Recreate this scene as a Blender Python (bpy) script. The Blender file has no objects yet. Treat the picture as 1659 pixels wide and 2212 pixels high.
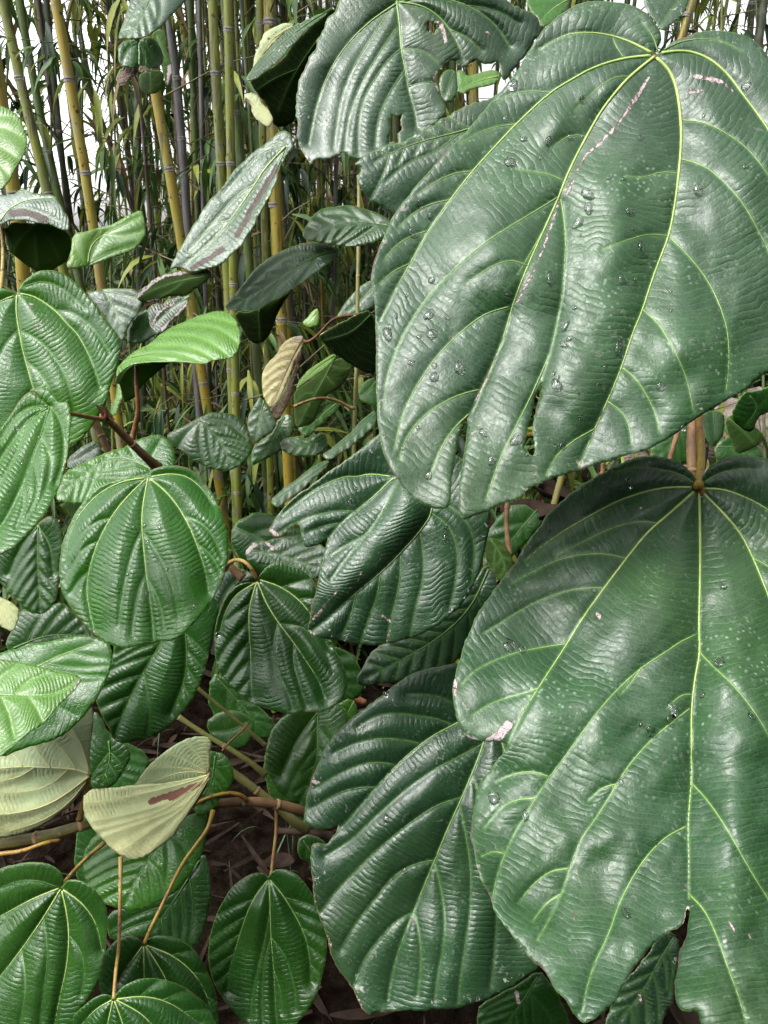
import bpy, math, random
import numpy as np
from mathutils import Vector, Matrix
from mathutils.geometry import delaunay_2d_cdt

random.seed(11); RNG = np.random.default_rng(11)
SC = bpy.context.scene
COL = SC.collection

# ------------------------------------------------------------------ camera
PITCH = math.radians(20.0)
CAM = np.array([0.0, 0.0, 1.5])
cd = bpy.data.cameras.new('camera'); cam = bpy.data.objects.new('camera', cd); COL.objects.link(cam)
cam.location = CAM; cam.rotation_euler = (math.pi/2 - PITCH, 0, 0)
cd.sensor_fit = 'VERTICAL'; cd.sensor_height = 36; cd.lens = 26
cd.clip_start = 0.01; cd.clip_end = 1000
SC.camera = cam

# ------------------------------------------------------------------ light
SUN_EL, SUN_AZ = math.radians(60), math.radians(238)   # azimuth clockwise from +Y
w = bpy.data.worlds.new('World'); SC.world = w; w.use_nodes = True
nt = w.node_tree; nt.nodes.clear()
sky = nt.nodes.new('ShaderNodeTexSky'); sky.sky_type = 'NISHITA'; sky.sun_disc = False
sky.sun_elevation = SUN_EL; sky.sun_rotation = SUN_AZ; sky.dust_density = 4.0; sky.air_density = 1.2
hs = nt.nodes.new('ShaderNodeHueSaturation'); hs.inputs['Saturation'].default_value = 0.09
bg = nt.nodes.new('ShaderNodeBackground'); bg.inputs['Strength'].default_value = 0.12
wo = nt.nodes.new('ShaderNodeOutputWorld')
# overcast: cloud deck brighter overhead than at the horizon, softly mottled
tcw = nt.nodes.new('ShaderNodeTexCoord'); sp = nt.nodes.new('ShaderNodeSeparateXYZ'); nt.links.new(tcw.outputs['Generated'], sp.inputs[0])
cl = nt.nodes.new('ShaderNodeTexNoise'); cl.inputs['Scale'].default_value = 2.6; cl.inputs['Detail'].default_value = 4; nt.links.new(tcw.outputs['Generated'], cl.inputs['Vector'])
g1 = nt.nodes.new('ShaderNodeMapRange'); g1.inputs['From Min'].default_value = 0; g1.inputs['From Max'].default_value = 1; g1.inputs['To Min'].default_value = 2.1; g1.inputs['To Max'].default_value = 2.7; nt.links.new(sp.outputs[2], g1.inputs[0])
g2 = nt.nodes.new('ShaderNodeMapRange'); g2.inputs['From Min'].default_value = .38; g2.inputs['From Max'].default_value = .62; g2.inputs['To Min'].default_value = .50; g2.inputs['To Max'].default_value = 1.50; nt.links.new(cl.outputs['Fac'], g2.inputs[0])
g3 = nt.nodes.new('ShaderNodeMath'); g3.operation = 'MULTIPLY'; nt.links.new(g1.outputs[0], g3.inputs[0]); nt.links.new(g2.outputs[0], g3.inputs[1])
g4 = nt.nodes.new('ShaderNodeMapRange'); g4.inputs['From Min'].default_value = -1; g4.inputs['From Max'].default_value = 1; g4.inputs['To Min'].default_value = 1.4; g4.inputs['To Max'].default_value = .42; nt.links.new(sp.outputs[0], g4.inputs[0])
g5 = nt.nodes.new('ShaderNodeMath'); g5.operation = 'MULTIPLY'; nt.links.new(g3.outputs[0], g5.inputs[0]); nt.links.new(g4.outputs[0], g5.inputs[1]); g3 = g5
vm = nt.nodes.new('ShaderNodeVectorMath'); vm.operation = 'SCALE'; nt.links.new(hs.outputs[0], vm.inputs[0]); nt.links.new(g3.outputs[0], vm.inputs['Scale'])
nt.links.new(sky.outputs[0], hs.inputs['Color']); nt.links.new(vm.outputs[0], bg.inputs['Color']); nt.links.new(bg.outputs[0], wo.inputs[0])
sl = bpy.data.lights.new('sun', 'SUN'); sl.energy = 1.4; sl.angle = math.radians(18); sl.color = (1.0, 0.97, 0.92)
so = bpy.data.objects.new('sun', sl); COL.objects.link(so)
sd = Vector((math.sin(SUN_AZ)*math.cos(SUN_EL), math.cos(SUN_AZ)*math.cos(SUN_EL), math.sin(SUN_EL)))
so.rotation_euler = (-sd).to_track_quat('-Z', 'Y').to_euler(); so.location = (0, -3, 6)
SC.view_settings.view_transform = 'Standard'; SC.view_settings.look = 'None'
SC.view_settings.exposure = 0.74; SC.view_settings.gamma = 1.0

# ------------------------------------------------------------------ maths helpers
F = 1597.0                       # focal length in trace units (frame 1659 x 2212)
FWD = np.array([0, math.cos(PITCH), -math.sin(PITCH)]); UP = np.array([0, math.sin(PITCH), math.cos(PITCH)]); RT = np.array([1.0, 0, 0])
def P(x, y, d):
    x = np.asarray(x, float); y = np.asarray(y, float); d = np.asarray(d, float)
    u = (x - 829.5)/F*d; v = (1106 - y)/F*d
    return CAM + u[..., None]*RT + v[..., None]*UP + d[..., None]*FWD
def pts(s):
    if isinstance(s, str): return np.array([[float(a) for a in q.split(',')] for q in s.split()])
    return np.array(s, float)
_tab = np.random.default_rng(5).random((256, 256))
def vnoise(x, y, seed=0):
    x = np.asarray(x, float) + seed*17.31; y = np.asarray(y, float) + seed*9.77
    xi = np.floor(x).astype(int); yi = np.floor(y).astype(int); fx = x - xi; fy = y - yi
    fx = fx*fx*(3-2*fx); fy = fy*fy*(3-2*fy)
    g = lambda a, b: _tab[a & 255, b & 255]
    return (g(xi, yi)*(1-fx) + g(xi+1, yi)*fx)*(1-fy) + (g(xi, yi+1)*(1-fx) + g(xi+1, yi+1)*fx)*fy
def resample(p, step, closed=False):
    p = np.asarray(p, float)
    if closed: p = np.vstack([p, p[:1]])
    seg = np.hypot(*np.diff(p, axis=0).T[:2]); s = np.r_[0, np.cumsum(seg)]
    n = max(2, int(s[-1]/step)+1)
    t = np.linspace(0, s[-1], n, endpoint=not closed)
    return np.stack([np.interp(t, s, p[:, k]) for k in range(p.shape[1])], 1)
def smooth(p, closed=False, it=2):                      # corner cutting
    p = np.asarray(p, float)
    for _ in range(it):
        if closed:
            q = np.roll(p, -1, 0); p = np.stack([p*.75+q*.25, p*.25+q*.75], 1).reshape(-1, p.shape[1])
        else:
            a, b = p[:-1], p[1:]; m = np.stack([a*.75+b*.25, a*.25+b*.75], 1).reshape(-1, p.shape[1])
            p = np.vstack([p[:1], m[1:-1] if len(p) > 2 else m, p[-1:]])
    return p
def inside(q, poly):
    x, y = q[:, 0], q[:, 1]; c = np.zeros(len(q), bool)
    a = poly; b = np.roll(poly, -1, 0)
    for (x1, y1), (x2, y2) in zip(a, b):
        if y1 == y2: continue
        m = ((y1 > y) != (y2 > y)) & (x < (x2-x1)*(y-y1)/(y2-y1) + x1); c ^= m
    return c
def mind(q, s, chunk=4000):
    out = np.empty(len(q))
    for i in range(0, len(q), chunk):
        a = q[i:i+chunk]; out[i:i+chunk] = np.sqrt(((a[:, None, :] - s[None])**2).sum(2).min(1))
    return out

# ------------------------------------------------------------------ object helpers
def mesh_obj(name, verts, faces, mats, parent=None, smooth_=True, attrs=None):
    me = bpy.data.meshes.new(name); me.from_pydata([tuple(v) for v in verts], [], [tuple(int(i) for i in f) for f in faces])
    if smooth_: me.polygons.foreach_set('use_smooth', [True]*len(me.polygons))
    for m in (mats if isinstance(mats, (list, tuple)) else [mats]): me.materials.append(m)
    if attrs:
        for k, v in attrs.items():
            a = me.attributes.new(k, 'FLOAT', 'POINT'); a.data.foreach_set('value', np.asarray(v, dtype=np.float32))
    me.update()
    o = bpy.data.objects.new(name, me); COL.objects.link(o)
    if parent: o.parent = parent; o.matrix_parent_inverse = Matrix.Translation(-Vector(parent.location))
    return o
def tag(o, label=None, cat=None, group=None, kind=None):
    if label: o['label'] = label
    if cat: o['category'] = cat
    if group: o['group'] = group
    if kind: o['kind'] = kind
    return o
def empty(name, loc):
    e = bpy.data.objects.new(name, None); e.location = Vector([float(c) for c in loc]); e.empty_display_size = .02; COL.objects.link(e); return e
def tube_geo(path, rad, n=8, V=None, Fc=None, flat=1.0, caps=True):
    """append a tapered tube along 3-D path to lists V, Fc"""
    path = np.asarray(path, float); k = len(path); rad = np.broadcast_to(rad, (k,)) if np.ndim(rad) == 0 else np.asarray(rad)
    t = np.gradient(path, axis=0); t /= np.linalg.norm(t, axis=1)[:, None] + 1e-12
    ref = np.array([0, 0, 1.0]) if abs(t[0][2]) < .9 else np.array([1.0, 0, 0])
    base = len(V); a = np.linspace(0, 2*math.pi, n, endpoint=False)
    u = np.cross(t[0], ref); u /= np.linalg.norm(u)
    for i in range(k):
        u = u - t[i]*np.dot(u, t[i]); u /= np.linalg.norm(u)+1e-12; v = np.cross(t[i], u)
        for aa in a: V.append(path[i] + rad[i]*(math.cos(aa)*u + math.sin(aa)*v))
    for i in range(k-1):
        for j in range(n):
            q = (j+1) % n; Fc.append((base+i*n+j, base+i*n+q, base+(i+1)*n+q, base+(i+1)*n+j))
    if caps:
        Fc.append(tuple(base+j for j in range(n))[::-1]); Fc.append(tuple(base+(k-1)*n+j for j in range(n)))
    return V, Fc

# ------------------------------------------------------------------ materials
class NT:
    def __init__(s, name):
        s.m = bpy.data.materials.new(name); s.m.use_nodes = True; s.t = s.m.node_tree; s.t.nodes.clear()
    def n(s, typ, **kw):
        nd = s.t.nodes.new(typ)
        for k, v in kw.items():
            if k in ('inp',):
                for a, b in v.items():
                    if hasattr(b, 'is_output') or isinstance(b, bpy.types.NodeSocket): s.t.links.new(b, nd.inputs[a])
                    else: nd.inputs[a].default_value = b
            else: setattr(nd, k, v)
        return nd
    def math(s, op, a, b=0.0, clamp=False):
        nd = s.n('ShaderNodeMath', operation=op, use_clamp=clamp, inp={0: a, 1: b}); return nd.outputs[0]
    def attr(s, name): return s.n('ShaderNodeAttribute', attribute_name=name).outputs['Fac']
    def noise(s, vec, scale, detail=3, rough=.55, dist=0):
        return s.n('ShaderNodeTexNoise', inp={'Vector': vec, 'Scale': scale, 'Detail': detail, 'Roughness': rough, 'Distortion': dist}).outputs['Fac']
    def ramp(s, fac, lo, hi):      # smooth 0..1 between lo and hi
        nd = s.n('ShaderNodeMapRange', interpolation_type='SMOOTHSTEP', inp={'Value': fac, 'From Min': lo, 'From Max': hi, 'To Min': 0.0, 'To Max': 1.0}); return nd.outputs[0]
    def mix(s, fac, a, b):
        nd = s.t.nodes.new('ShaderNodeMix'); nd.data_type = 'RGBA'
        for i, v in ((0, fac), (6, a), (7, b)):
            if isinstance(v, bpy.types.NodeSocket): s.t.links.new(v, nd.inputs[i])
            else: nd.inputs[i].default_value = v if i == 0 else (*v, 1) if len(v) == 3 else v
        return nd.outputs[2]
    def out(s, sh): s.n('ShaderNodeOutputMaterial', inp={0: sh}); return s.m

def leaf_mat(name, dark, light, rough=.42, spec=.5, trans=.18, transcol=(.25, .5, .05), ladder=.0012, line=.35, scars=.5, linecol=(.16, .30, .09), bloom=.25,
             scarcol=(.42, .39, .38), brown=(.10, .045, .03), edgecol=(.14, .24, .05), burn=.5):
    N = NT(name)
    geo = N.n('ShaderNodeNewGeometry'); pos = geo.outputs['Position']
    Fa, d, sc, ed = N.attr('phase'), N.attr('vein_dist'), N.attr('scar'), N.attr('edge')
    n1 = N.noise(pos, 7, 3); n2 = N.noise(pos, 60, 3); n3 = N.noise(pos, 230, 3, .6); n4 = N.noise(pos, 900, 2)
    # ladder of small cross veins
    ph = N.math('ADD', Fa, N.math('MULTIPLY', N.math('SUBTRACT', n2, .5), 1.15))
    s_ = N.math('ABSOLUTE', N.math('SINE', N.math('MULTIPLY', ph, math.pi)))
    puff = N.math('MULTIPLY', N.math('POWER', s_, .55), N.math('ADD', .12, N.math('MULTIPLY', N.ramp(N.noise(pos, 19, 4, .6), .40, .64), 1.0)))
    vd = N.ramp(d, 0.0, 9.0)
    hgt = N.math('MULTIPLY', puff, vd)
    # finer net
    vor = N.n('ShaderNodeTexVoronoi', feature='DISTANCE_TO_EDGE', inp={'Vector': pos, 'Scale': 260.0, 'Randomness': 1.0}).outputs['Distance']
    net = N.ramp(vor, 0.0, .18)
    h2 = N.math('ADD', hgt, N.math('MULTIPLY', net, .13))
    h3 = N.math('ADD', h2, N.math('MULTIPLY', n3, .55))
    bump = N.n('ShaderNodeBump', inp={'Height': h3, 'Distance': ladder, 'Strength': 1.0})
    # colour
    c = N.mix(N.ramp(n1, .3, .7), dark, light)
    c = N.mix(N.math('MULTIPLY', N.ramp(N.noise(pos, 3.1, 2), .45, .7), .35), c, (light[0]*1.9, light[1]*1.25, light[2]*.8))
    c = N.mix(N.math('MULTIPLY', N.ramp(n2, .35, .75), .35), c, tuple(x*.6 for x in dark))
    lines = N.math('MULTIPLY', N.math('SUBTRACT', 1.0, N.ramp(s_, .0, .22)), line)
    c = N.mix(lines, c, linecol)
    c = N.mix(N.math('MULTIPLY', N.math('SUBTRACT', 1.0, net), line*.35), c, linecol)
    c = N.mix(N.math('MULTIPLY', N.math('SUBTRACT', 1.0, N.ramp(d, 0.0, 7.0)), line*1.4), c, linecol)
    # pale dusty dots of old rain and lenticels
    vd2 = N.n('ShaderNodeTexVoronoi', feature='F1', inp={'Vector': pos, 'Scale': 170.0, 'Randomness': 1.0})
    dots = N.math('MULTIPLY', N.math('SUBTRACT', 1.0, N.ramp(vd2.outputs['Distance'], .12, .34)), N.ramp(N.noise(pos, 14, 3), .45, .7))
    c = N.mix(N.math('MULTIPLY', dots, bloom), c, (.32, .42, .34))
    # scattered scrapes
    mark = N.math('MULTIPLY', N.ramp(N.noise(pos, 120, 3, .65, .8), .63, .66), N.ramp(N.noise(pos, 16, 2), .48, .56))
    mark = N.math('MULTIPLY', N.math('MULTIPLY', mark, scars*.8), N.math('ADD', .25, N.math('MULTIPLY', .75, N.math('SUBTRACT', 1.0, N.ramp(ed, 10.0, 38.0)))))
    c = N.mix(mark, c, scarcol)
    # traced scars: sd < 0 inside
    sd = N.math('ADD', sc, N.math('ADD', N.math('MULTIPLY', N.math('SUBTRACT', n3, .5), 10.0), N.math('MULTIPLY', N.math('SUBTRACT', n2, .5), 9.0)))
    inn = N.math('SUBTRACT', 1.0, N.ramp(sd, -.3, .7)); rim = N.math('MULTIPLY', .8, N.math('SUBTRACT', 1.0, N.ramp(sd, .8, 2.0)))
    c = N.mix(rim, c, brown); c = N.mix(inn, c, N.mix(N.ramp(N.math('ADD', N.math('MULTIPLY', n4, .5), N.math('MULTIPLY', n2, .5)), .38, .48), brown, scarcol))
    # margins
    e1 = N.math('SUBTRACT', 1.0, N.ramp(ed, .5, 2.6)); c = N.mix(N.math('MULTIPLY', e1, .4), c, edgecol)
    eb = N.math('MULTIPLY', N.math('SUBTRACT', 1.0, N.ramp(N.math('ADD', ed, N.math('MULTIPLY', n3, 6.0)), 4.0, 8.0)), N.math('MULTIPLY', N.ramp(N.noise(pos, 22, 2), .54, .62), burn))
    c = N.mix(eb, c, brown)
    dead = N.math('MAXIMUM', N.math('MAXIMUM', rim, eb), mark)
    r = N.math('ADD', rough, N.math('MULTIPLY', N.math('SUBTRACT', n2, .5), .22)); r = N.math('ADD', r, N.math('MULTIPLY', N.math('SUBTRACT', n3, .5), .5)); r = N.math('ADD', r, N.math('MULTIPLY', dead, .5))
    p = N.n('ShaderNodeBsdfPrincipled', inp={'Base Color': c, 'Roughness': r, 'Specular IOR Level': spec, 'Normal': bump.outputs[0]})
    tcol = N.mix(dead, transcol, (.1, .05, .02))
    tr = N.n('ShaderNodeBsdfTranslucent', inp={'Color': tcol, 'Normal': bump.outputs[0]})
    mx = N.n('ShaderNodeMixShader', inp={0: trans, 1: p.outputs[0], 2: tr.outputs[0]})
    return N.out(mx.outputs[0])

def simple_mat(name, c1, c2, scale=30, rough=.5, spec=.4, bump=.0005, bscale=200, stretch=None, spots=None, trans=0):
    N = NT(name)
    tc = N.n('ShaderNodeNewGeometry').outputs['Position']
    if stretch: tc = N.n('ShaderNodeMapping', inp={'Vector': tc, 'Scale': stretch}).outputs[0]
    a = N.noise(tc, scale, 4, .6); b = N.noise(tc, bscale, 3, .6)
    c = N.mix(N.ramp(a, .3, .7), c1, c2)
    if spots:
        col, sc_, lo = spots
        c = N.mix(N.ramp(N.noise(tc, sc_, 2, .5), lo, lo+.03), c, col)
    bm = N.n('ShaderNodeBump', inp={'Height': b, 'Distance': bump})
    p = N.n('ShaderNodeBsdfPrincipled', inp={'Base Color': c, 'Roughness': rough, 'Specular IOR Level': spec, 'Normal': bm.outputs[0]})
    sh = p.outputs[0]
    if trans:
        tr = N.n('ShaderNodeBsdfTranslucent', inp={'Color': c}); sh = N.n('ShaderNodeMixShader', inp={0: trans, 1: sh, 2: tr.outputs[0]}).outputs[0]
    return N.out(sh)

M = {}
M['deep'] = leaf_mat('leaf_deep', (.011, .037, .016), (.021, .062, .022), rough=.385, ladder=.00042, line=.16, scars=.7, trans=.05, spec=.45, bloom=.36, brown=(.07, .04, .035), scarcol=(.34, .29, .29), burn=.9)
M['grey'] = leaf_mat('leaf_grey', (.009, .032, .013), (.017, .050, .020), rough=.36, ladder=.00058, line=.10, scars=.9, trans=.03, bloom=.2, spec=.5)
M['mid'] = leaf_mat('leaf_mid', (.011, .062, .004), (.027, .104, .009), rough=.27, ladder=.00060, line=.12, scars=.10, trans=.08, bloom=.04, burn=.5, linecol=(.08, .20, .04), spec=.32)
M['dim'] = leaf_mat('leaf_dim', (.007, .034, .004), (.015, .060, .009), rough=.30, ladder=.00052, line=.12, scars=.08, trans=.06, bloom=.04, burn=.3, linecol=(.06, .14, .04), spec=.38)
M['bright'] = leaf_mat('leaf_bright', (.042, .115, .014), (.08, .18, .032), rough=.30, ladder=.0006, line=.18, scars=.08, trans=.12, spec=.38, transcol=(.45, .7, .08), linecol=(.2, .38, .08), bloom=.05, burn=.3)
M['under'] = leaf_mat('leaf_underside', (.22, .29, .155), (.31, .37, .21), rough=.6, spec=.25, ladder=.0008, line=.25, scars=.15, trans=.12, linecol=(.36, .38, .18), bloom=.04, edgecol=(.3, .32, .15), brown=(.11, .035, .025), scarcol=(.13, .06, .045), burn=.6)
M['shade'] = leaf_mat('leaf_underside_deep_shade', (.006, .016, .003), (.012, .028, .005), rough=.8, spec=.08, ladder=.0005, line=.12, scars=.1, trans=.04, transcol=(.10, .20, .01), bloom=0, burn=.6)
M['greybrown'] = leaf_mat('leaf_grey_scorched', (.014, .045, .022), (.026, .065, .032), rough=.34, ladder=.0009, line=.12, scars=.5, trans=.03, bloom=.3, spec=.6, scarcol=(.055, .034, .026), brown=(.018, .009, .007))
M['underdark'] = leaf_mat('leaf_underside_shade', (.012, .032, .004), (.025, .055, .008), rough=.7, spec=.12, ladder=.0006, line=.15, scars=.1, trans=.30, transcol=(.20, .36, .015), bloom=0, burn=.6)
M['dead'] = leaf_mat('leaf_dead', (.30, .31, .16), (.46, .48, .28), rough=.6, spec=.3, ladder=.0012, line=.2, scars=.4, trans=.1, transcol=(.3, .2, .07), linecol=(.3, .25, .15), bloom=0, burn=1.0)
M['brown'] = leaf_mat('leaf_withered', (.045, .024, .02), (.12, .07, .06), rough=.6, spec=.3, ladder=.003, line=.2, scars=.6, trans=.03, bloom=0, burn=1.0, scarcol=(.22, .17, .16))
M['vein'] = simple_mat('vein_pale', (.26, .36, .10), (.36, .44, .14), 60, .5, .3, 0)
M['vein_mid'] = simple_mat('vein_mid', (.13, .24, .06), (.20, .30, .08), 60, .4, .5, 0)
M['vein_soft'] = simple_mat('vein_soft', (.06, .14, .035), (.10, .20, .05), 60, .4, .5, 0)
M['vein_dim'] = simple_mat('vein_green', (.05, .13, .025), (.09, .18, .04), 60, .5, .3, 0)
M['vein_under'] = simple_mat('vein_underside', (.42, .42, .18), (.50, .46, .22), 60, .55, .3, 0)
M['vein_brown'] = simple_mat('vein_dry', (.12, .06, .03), (.22, .12, .06), 60, .55, .3, 0)
M['petiole'] = simple_mat('petiole_ochre', (.20, .10, .03), (.30, .23, .06), 28, .5, .35, .0007, 260, spots=((.10, .05, .02), 150, .62))
M['petiole_red'] = simple_mat('petiole_red', (.10, .032, .014), (.20, .09, .035), 28, .5, .35, .0007, 260, spots=((.26, .16, .08), 150, .64))
M['petiole_yellow'] = simple_mat('petiole_yellow', (.32, .24, .03), (.22, .11, .025), 22, .45, .35, .0006, 260, spots=((.14, .06, .02), 150, .63))
M['petiole_green'] = simple_mat('petiole_olive', (.12, .13, .03), (.19, .17, .06), 40, .5, .35, .0005, 250)
M['stem'] = simple_mat('stem_brown', (.10, .052, .026), (.20, .12, .055), 25, .6, .3, .001, 160, spots=((.30, .22, .14), 180, .68))
M['stem_olive'] = simple_mat('stem_olive', (.07, .065, .018), (.15, .13, .04), 25, .5, .35, .001, 160, spots=((.25, .18, .10), 180, .7))
M['ring'] = simple_mat('stem_scar', (.22, .14, .07), (.30, .20, .11), 90, .7, .2, .0005)
M['bud'] = simple_mat('bud_maroon', (.07, .018, .015), (.13, .04, .03), 60, .45, .4, .0004)

def water_mat():
    N = NT('clear_water')
    g = N.n('ShaderNodeBsdfPrincipled', inp={'Base Color': (1, 1, 1, 1), 'Roughness': .02, 'IOR': 1.33, 'Transmission Weight': 1.0})
    return N.out(g.outputs[0])
M['water'] = water_mat()

def culm_mat(name, c1, c2, spots=True, side=None):
    N = NT(name)
    pos = N.n('ShaderNodeNewGeometry').outputs['Position']
    mp = N.n('ShaderNodeMapping', inp={'Vector': pos, 'Scale': (1, 1, .12)}).outputs[0]
    c = N.mix(N.ramp(N.noise(mp, 45, 4, .6), .3, .7), c1, c2)
    c = N.mix(N.math('MULTIPLY', N.ramp(N.noise(mp, 160, 3), .45, .75), .45), c, tuple(x*.45 for x in c1))
    if spots:
        c = N.mix(N.ramp(N.noise(pos, 75, 2, .4), .655, .685), c, (.05, .03, .012))
    c = N.mix(N.math('MULTIPLY', N.ramp(N.noise(pos, 18, 4, .65), .50, .66), .55), c, (.15, .145, .12))
    c = N.mix(N.math('MULTIPLY', N.ramp(N.noise(mp, 30, 4, .7), .56, .60), .6), c, (.045, .04, .03))
    bm = N.n('ShaderNodeBump', inp={'Height': N.noise(mp, 300, 2), 'Distance': .0006})
    p = N.n('ShaderNodeBsdfPrincipled', inp={'Base Color': c, 'Roughness': .42, 'Specular IOR Level': .4, 'Normal': bm.outputs[0]})
    return N.out(p.outputs[0])
M['b_yellow'] = culm_mat('culm_yellow', (.25, .17, .022), (.24, .22, .04))
M['b_olive'] = culm_mat('culm_olive', (.11, .14, .02), (.18, .19, .035))
M['b_green'] = culm_mat('culm_green', (.05, .09, .018), (.09, .13, .03), spots=False)
M['b_dark'] = culm_mat('culm_dark', (.025, .035, .015), (.05, .06, .03), spots=False)
M['b_grey'] = culm_mat('culm_grey', (.08, .075, .08), (.15, .14, .135), spots=False)
M['b_brown'] = culm_mat('culm_brown', (.05, .032, .022), (.10, .07, .045), spots=False)
M['b_ring'] = simple_mat('culm_ring', (.12, .11, .10), (.24, .22, .20), 80, .7, .2, .0003)
M['bl1'] = simple_mat('bamboo_leaf_green', (.035, .09, .016), (.075, .14, .03), 20, .5, .35, .0003, trans=.3)
M['bl2'] = simple_mat('bamboo_leaf_yellow', (.16, .22, .025), (.26, .27, .05), 20, .5, .35, .0003, trans=.3)
M['bl3'] = simple_mat('bamboo_leaf_dry', (.16, .10, .05), (.24, .18, .11), 20, .6, .3, .0003, trans=.2)
M['bl4'] = simple_mat('bamboo_leaf_deep', (.010, .032, .010), (.02, .05, .018), 20, .5, .35, .0003, trans=.2)
M['twig'] = simple_mat('bamboo_twig', (.10, .08, .04), (.16, .14, .06), 50, .6, .3, 0)
M['soil'] = simple_mat('soil', (.003, .002, .0015), (.010, .007, .005), 25, 1.0, .0, .01, 60)
M['litter'] = simple_mat('dry_litter', (.006, .004, .003), (.034, .023, .017), 12, .9, .05, .0006, 200)
M['grass'] = simple_mat('grass_blade', (.012, .035, .008), (.03, .07, .015), 30, .5, .3, 0, trans=.2)
M['unseen_hedge'] = simple_mat('unseen_hedge_leaves', (.006, .016, .004), (.016, .035, .010), 6, .8, .1, .02, 30)
M['bark'] = simple_mat('pale_bark', (.20, .13, .11), (.44, .38, .34), 14, .85, .2, .006, 60, stretch=(.35, 1, 2.2))

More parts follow.
